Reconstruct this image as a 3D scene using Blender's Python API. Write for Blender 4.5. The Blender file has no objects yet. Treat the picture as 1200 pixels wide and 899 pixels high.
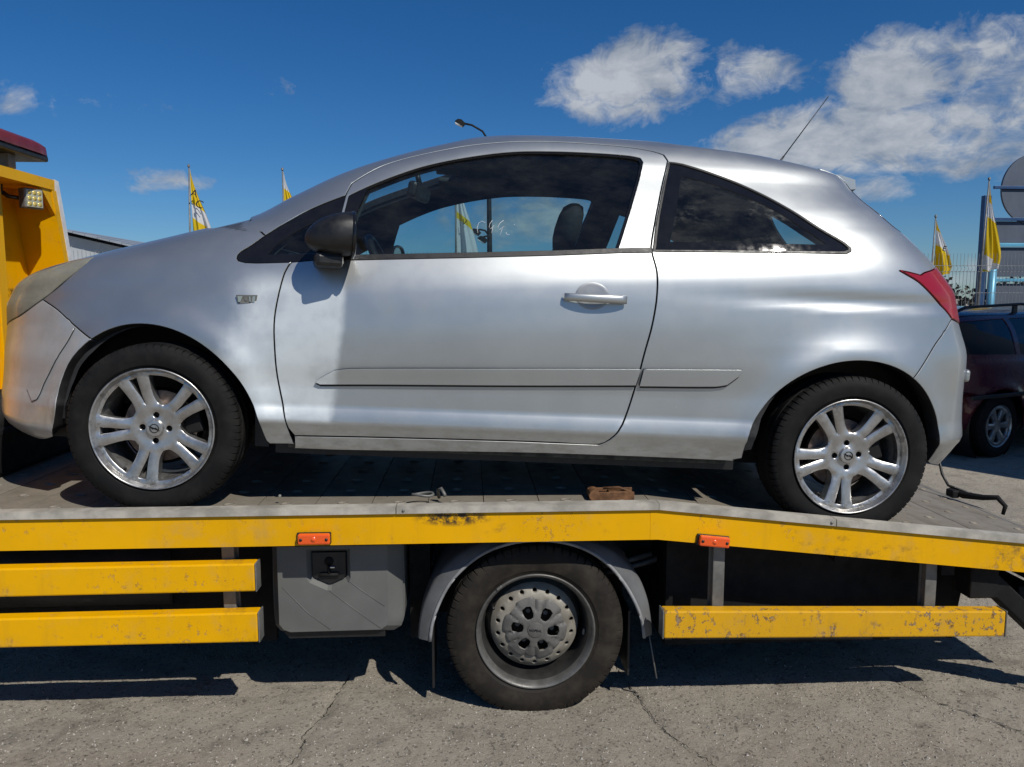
import bpy, bmesh, math, random
import numpy as np
from mathutils import Vector, Matrix
from mathutils.geometry import delaunay_2d_cdt
R = math.radians
random.seed(7); RNG = np.random.default_rng(5)
SC = bpy.context.scene; COL = SC.collection

# ---------------------------------------------------------------- camera
CAM_H = 1.55; CAM_PITCH = math.atan(100/900.0); CAM_YAW = math.atan(0.055)
cam_d = bpy.data.cameras.new('camera'); cam = bpy.data.objects.new('camera', cam_d); COL.objects.link(cam)
cam_d.sensor_width = 36.0; cam_d.lens = 27.0; cam_d.clip_start = 0.05; cam_d.clip_end = 4000
cam.location = (0, 0, CAM_H)
cam.rotation_euler = (math.pi/2 - CAM_PITCH, 0, -CAM_YAW)
SC.camera = cam

# ---------------------------------------------------------------- light
SUN_TRAVEL = Vector((-0.54, 0.80, -1.0)).normalized()
sun_d = bpy.data.lights.new('sun', 'SUN'); sun = bpy.data.objects.new('sun', sun_d); COL.objects.link(sun)
sun_d.energy = 4.0; sun_d.angle = R(0.53); sun_d.color = (1.0, 0.95, 0.87)
sun.rotation_euler = (-SUN_TRAVEL).to_track_quat('Z', 'Y').to_euler()
sun.location = (3, -6, 8)
to_sun = -SUN_TRAVEL
SUN_EL = math.asin(to_sun.z); SUN_ROT = math.atan2(to_sun.x, to_sun.y)

def nt_new(nt, kind, **kw):
    n = nt.nodes.new(kind)
    for k, v in kw.items(): setattr(n, k, v)
    return n
world = bpy.data.worlds.new('World'); SC.world = world; world.use_nodes = True
wn = world.node_tree; wn.nodes.clear(); WL = wn.links.new
w_out = nt_new(wn, 'ShaderNodeOutputWorld'); w_bg = nt_new(wn, 'ShaderNodeBackground')
sky = nt_new(wn, 'ShaderNodeTexSky', sky_type='NISHITA')
sky.sun_disc = False; sky.sun_elevation = SUN_EL; sky.sun_rotation = SUN_ROT
sky.altitude = 0; sky.air_density = 1.0; sky.dust_density = 0.1; sky.ozone_density = 3.5
hsv = nt_new(wn, 'ShaderNodeHueSaturation'); hsv.inputs['Saturation'].default_value = 1.15; hsv.inputs['Value'].default_value = 1.0
wtint = nt_new(wn, 'ShaderNodeMix', data_type='RGBA', blend_type='MULTIPLY'); wtint.inputs['Factor'].default_value = 1.0
WL(sky.outputs[0], wtint.inputs['A']); wtint.inputs['B'].default_value = (0.60, 0.80, 1.06, 1); WL(wtint.outputs['Result'], hsv.inputs['Color'])
def wmath(op, a, b=None, c=None, clamp=False):
    n = nt_new(wn, 'ShaderNodeMath', operation=op); n.use_clamp = clamp
    for i, v in enumerate((a, b, c)):
        if v is None: continue
        if isinstance(v, (int, float)): n.inputs[i].default_value = v
        else: WL(v, n.inputs[i])
    return n.outputs[0]
wtc = nt_new(wn, 'ShaderNodeTexCoord'); wsep = nt_new(wn, 'ShaderNodeSeparateXYZ'); WL(wtc.outputs['Generated'], wsep.inputs[0])
dx, dy, dz = wsep.outputs
# clouds live on a flat layer: direction / height, so they flatten towards the horizon
den = wmath('ADD', wmath('MAXIMUM', dz, 0.0), 0.12)
cx_ = wmath('DIVIDE', dx, den); cy_ = wmath('DIVIDE', dy, den)
cvec = nt_new(wn, 'ShaderNodeCombineXYZ'); WL(cx_, cvec.inputs[0]); WL(cy_, cvec.inputs[1])
dvec = wtc.outputs['Generated']
def wnoise(vec, scale, detail, rough, off=(0, 0, 0), dist=0.0, sc=(1, 1, 1)):
    mp = nt_new(wn, 'ShaderNodeMapping'); mp.inputs['Location'].default_value = off; mp.inputs['Scale'].default_value = sc
    WL(vec, mp.inputs[0]); n = nt_new(wn, 'ShaderNodeTexNoise'); WL(mp.outputs[0], n.inputs['Vector'])
    n.inputs['Scale'].default_value = scale; n.inputs['Detail'].default_value = detail
    n.inputs['Roughness'].default_value = rough; n.inputs['Distortion'].default_value = dist
    return n.outputs['Fac']
n_edge = wnoise(dvec, 6.0, 9, 0.60, (3.1, 1.7, 0.4), 0.25, (1, 1, 1.7))
n_fine = wnoise(dvec, 22.0, 10, 0.66, (8.1, 2.7, 5.4), 0.6, (1, 1, 1.5))
n_far = wnoise(cvec.outputs[0], 1.6, 8, 0.6, (2.2, 7.3, 0.0), 0.3)
nsum = wmath('ADD', wmath('MULTIPLY', wmath('SUBTRACT', n_edge, 0.5), 2.3), wmath('MULTIPLY', wmath('SUBTRACT', n_fine, 0.5), 1.3))
# each cloud bank: azimuth (from +Y towards +X), elevation, half width, half height in degrees, strength
CLOUDS = [(11.4, 15.2, 5.8, 2.9, 1.05), (19.3, 15.3, 4.0, 1.8, 0.62), (17.9, 13.6, 1.7, 2.2, 0.5), (23.9, 14.9, 3.2, 0.8, 0.45), (28.8, 14.6, 3.4, 3.3, 1.05), (34.1, 15.2, 3.3, 2.2, 0.92), (26.0, 10.2, 10.5, 2.4, 0.98), (33.6, 9.7, 7.0, 2.6, 0.95), (29.0, 7.4, 3.3, 1.2, 0.65), (21.4, 10.7, 4.1, 1.9, 0.8), (-20.3, 7.8, 3.3, 0.9, 0.8), (-23.9, 12.4, 4.9, 0.8, 0.52), (-28.6, 11.7, 2.9, 1.4, 0.68), (-13.3, 14.2, 1.6, 0.7, 0.4), (5.6, 6.2, 8.6, 3.9, 0.66), (34.3, 1.7, 8.7, 1.3, 0.5), (41.3, 10.9, 8.8, 4.8, 0.9), (-35.7, 10.8, 7.6, 2.4, 0.6), (55, 14, 12, 5, .8), (-60, 16, 12, 4, .7)]
mask = None; hsum = None
for az, el, hw, hh, st in CLOUDS:
    a, e = R(az), R(el); u = Vector((math.sin(a)*math.cos(e), math.cos(a)*math.cos(e), math.sin(e)))
    rt_ = Vector((math.cos(a), -math.sin(a), 0)); up_ = rt_.cross(u)
    def dot(v):
        n = nt_new(wn, 'ShaderNodeVectorMath', operation='DOT_PRODUCT'); WL(dvec, n.inputs[0]); n.inputs[1].default_value = v; return n.outputs['Value']
    p = wmath('DIVIDE', dot(rt_), math.sin(R(hw))); q = wmath('DIVIDE', dot(up_), math.sin(R(hh)))
    r2 = wmath('ADD', wmath('MULTIPLY', p, p), wmath('MULTIPLY', q, q))
    front = wmath('GREATER_THAN', dot(u), 0.0)
    m = wmath('MULTIPLY', wmath('MULTIPLY', wmath('SUBTRACT', 1.0, wmath('MULTIPLY', r2, 0.5), clamp=True), front), st)
    mask = m if mask is None else wmath('MAXIMUM', mask, m)
# thin broken cloud over the rest of the sky, kept away from the clear patch in front
fy = wmath('SUBTRACT', 1.0, wmath('MULTIPLY', wmath('ADD', dy, 0.1, clamp=True), 1.6), clamp=True)
far = wmath('MULTIPLY', wmath('MULTIPLY', wmath('SUBTRACT', n_far, 0.47, clamp=True), 5.0), fy)
dens_ = wmath('ADD', wmath('MULTIPLY', mask, 1.25), wmath('MULTIPLY', nsum, 1.25))
cl = wmath('MULTIPLY', wmath('SUBTRACT', dens_, 0.63), 1.7, clamp=True)
cl = wmath('MULTIPLY', cl, wmath('MULTIPLY', mask, 4.0, clamp=True))
cl = wmath('MAXIMUM', cl, wmath('MULTIPLY', far, 0.45, clamp=True))
cl = wmath('MULTIPLY', cl, 0.9)
cl = wmath('MULTIPLY', cl, wmath('MULTIPLY', wmath('ADD', dz, 0.0), 25.0, clamp=True))
shade = wnoise(dvec, 11.0, 9, 0.62, (1.0, 4.0, 2.0), 0.3, (1, 1, 2.2))
ccol = nt_new(wn, 'ShaderNodeMix', data_type='RGBA')
ccol.inputs['A'].default_value = (3.0, 3.7, 4.8, 1); ccol.inputs['B'].default_value = (8.0, 8.4, 9.0, 1)
WL(wmath('MULTIPLY', wmath('SUBTRACT', wmath('ADD', shade, wmath('MULTIPLY', wmath('SUBTRACT', dens_, 0.9), 0.18)), 0.36), 3.0, clamp=True), ccol.inputs['Factor'])
wmix = nt_new(wn, 'ShaderNodeMix', data_type='RGBA'); WL(cl, wmix.inputs['Factor']); WL(hsv.outputs[0], wmix.inputs['A']); WL(ccol.outputs['Result'], wmix.inputs['B'])
w_bg.inputs['Strength'].default_value = 0.065
WL(wmix.outputs['Result'], w_bg.inputs['Color']); WL(w_bg.outputs[0], w_out.inputs['Surface'])

SC.view_settings.view_transform = 'Standard'; SC.view_settings.look = 'None'
SC.view_settings.exposure = 0.0; SC.view_settings.gamma = 1.0
SC.render.engine = 'CYCLES'
SC.cycles.max_bounces = 8; SC.cycles.transparent_max_bounces = 16; SC.cycles.use_denoising = True
SC.cycles.sample_clamp_indirect = 8.0; SC.cycles.caustics_reflective = False; SC.cycles.caustics_refractive = False

# ---------------------------------------------------------------- materials
MATS = {}
class MN:
    """small helper around a material's node tree"""
    def __init__(s, name):
        s.m = bpy.data.materials.new(name); s.m.use_nodes = True; s.t = s.m.node_tree; s.t.nodes.clear()
        s.out = s.t.nodes.new('ShaderNodeOutputMaterial'); s.b = s.t.nodes.new('ShaderNodeBsdfPrincipled')
        s.t.links.new(s.b.outputs[0], s.out.inputs[0]); s.tc = s.t.nodes.new('ShaderNodeTexCoord'); MATS[name] = s.m
    def n(s, kind, **kw): return nt_new(s.t, kind, **kw)
    def l(s, a, b): s.t.links.new(a, b)
    def val(s, sock, v):
        if isinstance(v, (int, float)): sock.default_value = v
        elif isinstance(v, tuple): sock.default_value = v if len(v) == 4 else (*v, 1)
        else: s.l(v, sock)
    def set(s, **kw):
        for k, v in kw.items(): s.val(s.b.inputs[k.replace('_', ' ')], v)
        return s
    def noise(s, scale, detail=4, rough=0.55, sc=(1, 1, 1), dist=0.0, off=(0, 0, 0), vec=None):
        mp = s.n('ShaderNodeMapping'); mp.inputs['Scale'].default_value = sc; mp.inputs['Location'].default_value = off
        s.l(vec or s.tc.outputs['Object'], mp.inputs[0]); n = s.n('ShaderNodeTexNoise'); s.l(mp.outputs[0], n.inputs[0])
        n.inputs['Scale'].default_value = scale; n.inputs['Detail'].default_value = detail; n.inputs['Roughness'].default_value = rough
        n.inputs['Distortion'].default_value = dist; return n.outputs['Fac']
    def ramp(s, f, a, b, lo=0.0, hi=1.0):
        n = s.n('ShaderNodeMapRange'); n.interpolation_type = 'SMOOTHSTEP'; s.l(f, n.inputs[0])
        for i, v in zip((1, 2, 3, 4), (a, b, lo, hi)): n.inputs[i].default_value = v
        return n.outputs[0]
    def math(s, op, a, b=None, clamp=False):
        n = s.n('ShaderNodeMath', operation=op); n.use_clamp = clamp; s.val(n.inputs[0], a)
        if b is not None: s.val(n.inputs[1], b)
        return n.outputs[0]
    def mix(s, f, a, b):
        n = s.n('ShaderNodeMix', data_type='RGBA'); s.val(n.inputs['Factor'], f); s.val(n.inputs['A'], a); s.val(n.inputs['B'], b); return n.outputs['Result']
    def xyz(s):
        n = s.n('ShaderNodeSeparateXYZ'); s.l(s.tc.outputs['Object'], n.inputs[0]); return n.outputs
    def bump(s, h, strength=0.3, dist=0.01, prev=None):
        n = s.n('ShaderNodeBump'); n.inputs['Strength'].default_value = strength; n.inputs['Distance'].default_value = dist
        s.l(h, n.inputs['Height'])
        if prev is not None: s.l(prev, n.inputs['Normal'])
        s.l(n.outputs[0], s.b.inputs['Normal']); return n.outputs[0]

def simple(name, col, rough=0.5, metal=0.0, var=0.15, scale=12.0, bump=0.0, bscale=80.0, coat=0.0, spec=0.5):
    s = MN(name); f = s.noise(scale, 6, 0.6)
    dark = tuple(c*(1-var) for c in col); lite = tuple(min(1, c*(1+var)) for c in col)
    s.set(Base_Color=s.mix(s.ramp(f, 0.3, 0.7), dark, lite), Roughness=s.ramp(s.noise(scale*2.3, 5, 0.6), 0.3, 0.7, max(0.01, rough-min(0.08, rough*.5)), min(1, rough+min(0.08, rough*.5))), Metallic=metal)
    s.b.inputs['Specular IOR Level'].default_value = spec
    if coat: s.set(Coat_Weight=coat, Coat_Roughness=0.08)
    if bump: s.bump(s.noise(bscale, 5, 0.6), bump, 0.002)
    return s.m

def make_paint():
    s = MN('silver_car_paint'); x, y, z = s.xyz()
    dust = s.noise(7, 8, 0.6); fine = s.noise(900, 2, 0.5); blot = s.noise(2.2, 5, 0.6)
    # paler, rougher patch with an uneven outline on the wing's rear and the door's front
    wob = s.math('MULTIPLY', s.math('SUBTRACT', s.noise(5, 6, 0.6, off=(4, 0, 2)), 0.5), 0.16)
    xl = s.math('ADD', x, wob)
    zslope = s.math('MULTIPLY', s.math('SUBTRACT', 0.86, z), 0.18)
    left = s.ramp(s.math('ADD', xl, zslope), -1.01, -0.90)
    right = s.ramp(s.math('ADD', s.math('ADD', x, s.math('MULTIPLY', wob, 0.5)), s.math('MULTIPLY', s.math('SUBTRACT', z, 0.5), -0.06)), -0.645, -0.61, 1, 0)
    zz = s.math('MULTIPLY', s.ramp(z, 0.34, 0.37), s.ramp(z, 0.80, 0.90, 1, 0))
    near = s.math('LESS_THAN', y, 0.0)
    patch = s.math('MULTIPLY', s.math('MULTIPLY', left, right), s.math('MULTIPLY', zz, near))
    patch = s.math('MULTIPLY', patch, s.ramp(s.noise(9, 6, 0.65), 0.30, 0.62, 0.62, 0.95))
    base = s.mix(s.ramp(blot, 0.35, 0.65), (0.475, 0.495, 0.495), (0.52, 0.54, 0.535))
    base = s.mix(s.ramp(dust, 0.52, 0.8, 0.0, 0.35), base, (0.42, 0.40, 0.36))
    low = s.math('MULTIPLY', s.ramp(z, 0.24, 0.42, 1, 0), s.ramp(s.noise(16, 6, 0.65, sc=(1, 1, 2.5)), 0.35, 0.7))
    base = s.mix(s.math('MULTIPLY', low, 0.5), base, (0.20, 0.18, 0.15))
    # small chips and scratches
    scr = s.ramp(s.noise(26, 3, 0.5, sc=(1, 1, 6), off=(9, 1, 3)), 0.775, 0.79)
    base = s.mix(s.math('MULTIPLY', scr, 0.6), base, (0.75, 0.76, 0.78))
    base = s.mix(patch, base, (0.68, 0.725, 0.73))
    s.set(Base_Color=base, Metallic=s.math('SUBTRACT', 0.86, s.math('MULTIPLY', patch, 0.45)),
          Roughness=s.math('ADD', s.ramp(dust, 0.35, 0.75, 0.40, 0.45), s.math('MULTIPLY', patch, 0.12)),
          Coat_Weight=0.5, Coat_Roughness=s.ramp(dust, 0.4, 0.7, 0.07, 0.14))
    b1 = s.bump(fine, 0.10, 0.0006)
    s.bump(s.noise(3.0, 2, 0.5), 0.012, 0.02, b1)
    return s.m
PAINT = make_paint()
SCUFF = MN('scuffed_bumper_paint')
def _sc(s):
    x, y, z = s.xyz()
    d = s.noise(6, 7, 0.62); n2 = s.noise(40, 7, 0.7, sc=(1, 1, 0.35))
    base = s.mix(s.ramp(d, 0.35, 0.7), (0.46, 0.47, 0.475), (0.36, 0.36, 0.35))
    m = s.math('MULTIPLY', s.ramp(z, 0.30, 0.50, 1, 0), s.ramp(n2, 0.42, 0.62))
    m = s.math('MULTIPLY', m, s.ramp(x, -1.75, -1.62))
    base = s.mix(s.math('MULTIPLY', m, 0.75), base, (0.25, 0.24, 0.22))
    s.set(Base_Color=base, Metallic=0.35, Roughness=s.ramp(d, 0.3, 0.7, 0.32, 0.42), Coat_Weight=0.6, Coat_Roughness=0.05)
    s.bump(s.noise(500, 2, 0.5), 0.08, 0.0008)
_sc(SCUFF); SCUFF = SCUFF.m

def make_glass(name, tint, dirt=0.06, dirtcol=(0.5, 0.5, 0.45), dscale=8.0, patchy=False):
    s = MN(name); t = s.t; t.nodes.remove(s.b)
    tr = s.n('ShaderNodeBsdfTransparent'); tr.inputs[0].default_value = (*tint, 1)
    gl = s.n('ShaderNodeBsdfGlossy'); gl.inputs['Roughness'].default_value = 0.0; gl.inputs[0].default_value = (0.95, 0.97, 1, 1)
    fr = s.n('ShaderNodeFresnel'); ge = s.n('ShaderNodeNewGeometry')   # a thin pane reflects alike from both of its sides
    s.l(s.math('SUBTRACT', 1.52, s.math('MULTIPLY', ge.outputs['Backfacing'], 1.52-1/1.52)), fr.inputs[0])
    m1 = s.n('ShaderNodeMixShader'); s.l(fr.outputs[0], m1.inputs[0]); s.l(tr.outputs[0], m1.inputs[1]); s.l(gl.outputs[0], m1.inputs[2])
    df = s.n('ShaderNodeBsdfDiffuse'); df.inputs[0].default_value = (*dirtcol, 1)
    f = s.ramp(s.noise(dscale, 9, 0.7, sc=(1, 1, 2.2)), 0.34, 0.74, dirt*(1.5 if dirt > .3 else .25), dirt*2.0)
    if patchy:
        x, y, z = s.xyz()
        q = s.math('MULTIPLY', s.ramp(s.noise(5, 6, 0.6, sc=(1, 1, 3.0), off=(1, 2, 4)), 0.48, 0.66), s.ramp(s.noise(42, 8, 0.75, sc=(1, 1, 1.6)), 0.40, 0.66))
        f = s.math('ADD', f, s.math('MULTIPLY', q, 0.11))  # blotches painted on the pane in place of a cloud reflection
    m2 = s.n('ShaderNodeMixShader'); s.l(f, m2.inputs[0]); s.l(m1.outputs[0], m2.inputs[1]); s.l(df.outputs[0], m2.inputs[2])
    s.l(m2.outputs[0], s.out.inputs[0]); return s.m
GLASS = make_glass('side_window_glass', (0.62, 0.76, 0.78), 0.012)
GLASS_Q = make_glass('clouded_quarter_glass', (0.55, 0.66, 0.66), 0.03, (0.50, 0.50, 0.43), 6.0, True)
GLASS_W = make_glass('windscreen_glass', (0.72, 0.85, 0.86), 0.03)
LENS = make_glass('lamp_lens', (0.80, 0.80, 0.74), 0.10, (0.42, 0.42, 0.36), 9.0)
LENS_HEAD = make_glass('yellowed_headlamp_lens', (0.50, 0.49, 0.42), 0.36, (0.33, 0.32, 0.26), 9.0)
BLACK = simple('black_plastic', (0.011, 0.011, 0.0115), 0.45, var=0.25, scale=20, bump=0.15, bscale=600)
GLOSSBLACK = simple('gloss_black_trim', (0.010, 0.010, 0.011), 0.05, var=0.2, scale=15)
LINING = simple('dark_cabin_lining', (0.020, 0.021, 0.023), 0.85, var=0.2, scale=30, bump=0.3, bscale=300)
HEADLIN = simple('roof_lining', (0.045, 0.048, 0.052), 0.95, var=0.15, scale=20, bump=0.2, bscale=300)
SEAT = simple('charcoal_seat_cloth', (0.016, 0.017, 0.019), 0.95, var=0.35, scale=60, bump=0.4, bscale=500)
RUBBER = MN('tyre_rubber')
def _rb(s, a=(0.006, 0.006, 0.006), b=(0.016, 0.0155, 0.0145)):
    f = s.noise(9, 7, 0.65); s.set(Base_Color=s.mix(s.ramp(f, 0.4, 0.72), a, b), Roughness=s.ramp(f, 0.3, 0.7, 0.62, 0.85))
    s.b.inputs['Specular IOR Level'].default_value = 0.2
    s.bump(s.noise(220, 4, 0.6), 0.35, 0.0012)
_rb(RUBBER); RUBBER = RUBBER.m
RUBBER_T = MN('dusty_truck_rubber'); _rb(RUBBER_T, (0.017, 0.0145, 0.012), (0.042, 0.035, 0.027)); RUBBER_T = RUBBER_T.m
ALLOY = MN('worn_alloy')
def _al(s):
    d = s.noise(14, 8, 0.65); g = s.noise(42, 6, 0.7); x, y, z = s.xyz()
    rr = s.math('SQRT', s.math('ADD', s.math('MULTIPLY', x, x), s.math('MULTIPLY', z, z)))
    edge = s.ramp(rr, 0.13, 0.20)
    ker = s.math('MULTIPLY', s.ramp(s.noise(24, 7, 0.72, off=(2, 5, 1)), 0.50, 0.62), edge)
    c = s.mix(s.ramp(d, 0.35, 0.72), (0.53, 0.53, 0.525), (0.36, 0.345, 0.32))
    c = s.mix(s.math('MULTIPLY', ker, 0.75), c, (0.22, 0.21, 0.20))
    s.set(Base_Color=c, Metallic=0.85, Roughness=s.ramp(g, 0.3, 0.7, 0.30, 0.42), Coat_Weight=0.2, Coat_Roughness=0.2)
    s.bump(s.math('ADD', s.math('MULTIPLY', ker, -0.6), g), 0.10, 0.001)
_al(ALLOY); ALLOY = ALLOY.m
STEEL = MN('dusty_grey_steel_wheel')
def _st(s):
    d = s.noise(11, 8, 0.66); c = s.mix(s.ramp(d, 0.35, 0.7), (0.30, 0.28, 0.235), (0.16, 0.143, 0.115))
    c = s.mix(s.ramp(s.noise(60, 6, 0.7), 0.64, 0.74, 0, 0.6), c, (0.12, 0.06, 0.03))
    s.set(Base_Color=c, Metallic=0.15, Roughness=0.6); s.bump(s.noise(180, 4, 0.6), 0.2, 0.001)
_st(STEEL); STEEL = STEEL.m
HUBCOVER = simple('grey_hub_cover', (0.105, 0.102, 0.095), 0.55, 0.0, 0.22, 25, 0.2, 300)
CHROME = simple('chrome', (0.75, 0.76, 0.78), 0.10, 1.0, 0.05, 20)
DISC = simple('brake_disc_iron', (0.16, 0.12, 0.10), 0.45, 0.7, 0.4, 30)
RUST = simple('rusty_iron', (0.17, 0.085, 0.04), 0.75, 0.35, 0.5, 30, 0.6, 120)
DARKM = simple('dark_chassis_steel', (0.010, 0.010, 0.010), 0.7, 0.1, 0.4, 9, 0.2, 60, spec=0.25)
GREYST = simple('grey_bracket_steel', (0.16, 0.16, 0.15), 0.55, 0.3, 0.25, 14, 0.2, 90)
RED_LENS = MN('red_tail_lens').set(Base_Color=(0.27, 0.002, 0.007), Roughness=0.32, Coat_Weight=0.45, Coat_Roughness=0.03).m
REFLECT = simple('lamp_reflector', (0.34, 0.35, 0.33), 0.25, 0.9, 0.35, 12)
ORANGE = MN('orange_marker_lens').set(Base_Color=(0.80, 0.10, 0.012), Roughness=0.15, Coat_Weight=0.8).m
WHITEP = simple('white_paint', (0.72, 0.72, 0.70), 0.5, 0, 0.12, 10)

def make_yellow(name, wear, grime, base=(0.80, 0.41, 0.0)):
    s = MN(name); big = s.noise(1.7, 8, 0.62); mid = s.noise(9, 8, 0.68, off=(3, 3, 1)); fin = s.noise(38, 8, 0.72, sc=(1, 1, 0.8))
    c = s.mix(s.ramp(big, 0.35, 0.7), base, tuple(v*0.88 for v in base))
    fade = s.math('MULTIPLY', s.ramp(mid, 0.50, 0.72), s.ramp(big, 0.4, 0.6))
    c = s.mix(s.math('MULTIPLY', fade, 0.35*grime), c, (0.40, 0.28, 0.13))
    gr = s.math('MULTIPLY', s.ramp(s.noise(2.6, 8, 0.7, off=(7, 2, 2)), 0.56, 0.68), s.ramp(s.noise(26, 8, 0.72), 0.42, 0.66))
    c = s.mix(s.math('MULTIPLY', gr, 0.8*grime), c, (0.06, 0.05, 0.035))
    chip = s.math('MULTIPLY', s.ramp(fin, 0.60-0.07*wear, 0.625-0.07*wear), s.ramp(s.noise(3.1, 5, 0.6, off=(1, 9, 4)), 0.50-0.06*wear, 0.62-0.06*wear))
    prim = s.mix(s.ramp(s.noise(90, 4, 0.6), 0.4, 0.6), (0.19, 0.175, 0.17), (0.10, 0.045, 0.02))
    c = s.mix(s.math('MULTIPLY', chip, min(1.0, wear)), c, prim)
    x, y, z = s.xyz()
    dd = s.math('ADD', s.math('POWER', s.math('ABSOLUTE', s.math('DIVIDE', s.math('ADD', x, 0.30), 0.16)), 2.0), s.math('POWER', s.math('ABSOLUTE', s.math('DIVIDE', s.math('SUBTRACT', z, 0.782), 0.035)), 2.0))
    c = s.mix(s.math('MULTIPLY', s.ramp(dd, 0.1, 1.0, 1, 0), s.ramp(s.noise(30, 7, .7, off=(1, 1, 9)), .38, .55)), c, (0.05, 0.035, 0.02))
    dr = s.ramp(s.noise(13, 5, 0.6, sc=(1, 1, 0.12), off=(5, 5, 5)), 0.52, 0.72)
    c = s.mix(s.math('MULTIPLY', dr, 0.16*grime), c, (0.16, 0.10, 0.04))
    s.set(Base_Color=c, Roughness=s.math('ADD', s.ramp(mid, 0.3, 0.7, 0.36, 0.55), s.math('MULTIPLY', chip, 0.3)))
    s.b.inputs['Specular IOR Level'].default_value = 0.25
    b1 = s.bump(s.math('MULTIPLY', chip, -1.0), 0.5, 0.0015); s.bump(s.noise(4, 3, 0.5), 0.12, 0.02, b1)
    return s.m
YEL = make_yellow('yellow_side_paint', 0.38, 0.9)
YEL_OLD = make_yellow('chipped_yellow_paint', 0.8, 1.2, (0.68, 0.36, 0.012))
YEL_CAB = make_yellow('yellow_headboard_paint', 0.2, 0.35, (0.84, 0.43, 0.0))
ALU = MN('worn_deck_aluminium')
def _alu(s):
    g = s.noise(4, 8, 0.65); f = s.noise(60, 6, 0.7, sc=(1, 3, 1)); r_ = s.noise(7, 8, 0.7, off=(3, 3, 3))
    s.b.inputs['Specular IOR Level'].default_value = 0.3
    c = s.mix(s.ramp(g, 0.35, 0.7), (0.27, 0.243, 0.20), (0.155, 0.135, 0.105))
    c = s.mix(s.ramp(f, 0.5, 0.75, 0, 0.5), c, (0.12, 0.11, 0.10))
    c = s.mix(s.ramp(r_, 0.60, 0.72, 0, 0.7), c, (0.22, 0.13, 0.075))
    s.set(Base_Color=c, Metallic=0.12, Roughness=s.ramp(g, 0.3, 0.7, 0.50, 0.70)); s.bump(f, 0.25, 0.0015)
_alu(ALU); ALU = ALU.m
ALU_EDGE = simple('pale_edge_rail', (0.42, 0.395, 0.34), 0.55, 0.1, 0.3, 9, 0.3, 90)
BOXP = simple('grey_box_plastic', (0.122, 0.124, 0.117), 0.5, 0.0, 0.12, 4, 0.25, 500)
GUARD = simple('grey_mudguard_plastic', (0.115, 0.118, 0.12), 0.48, 0.0, 0.2, 8, 0.2, 300)

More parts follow.
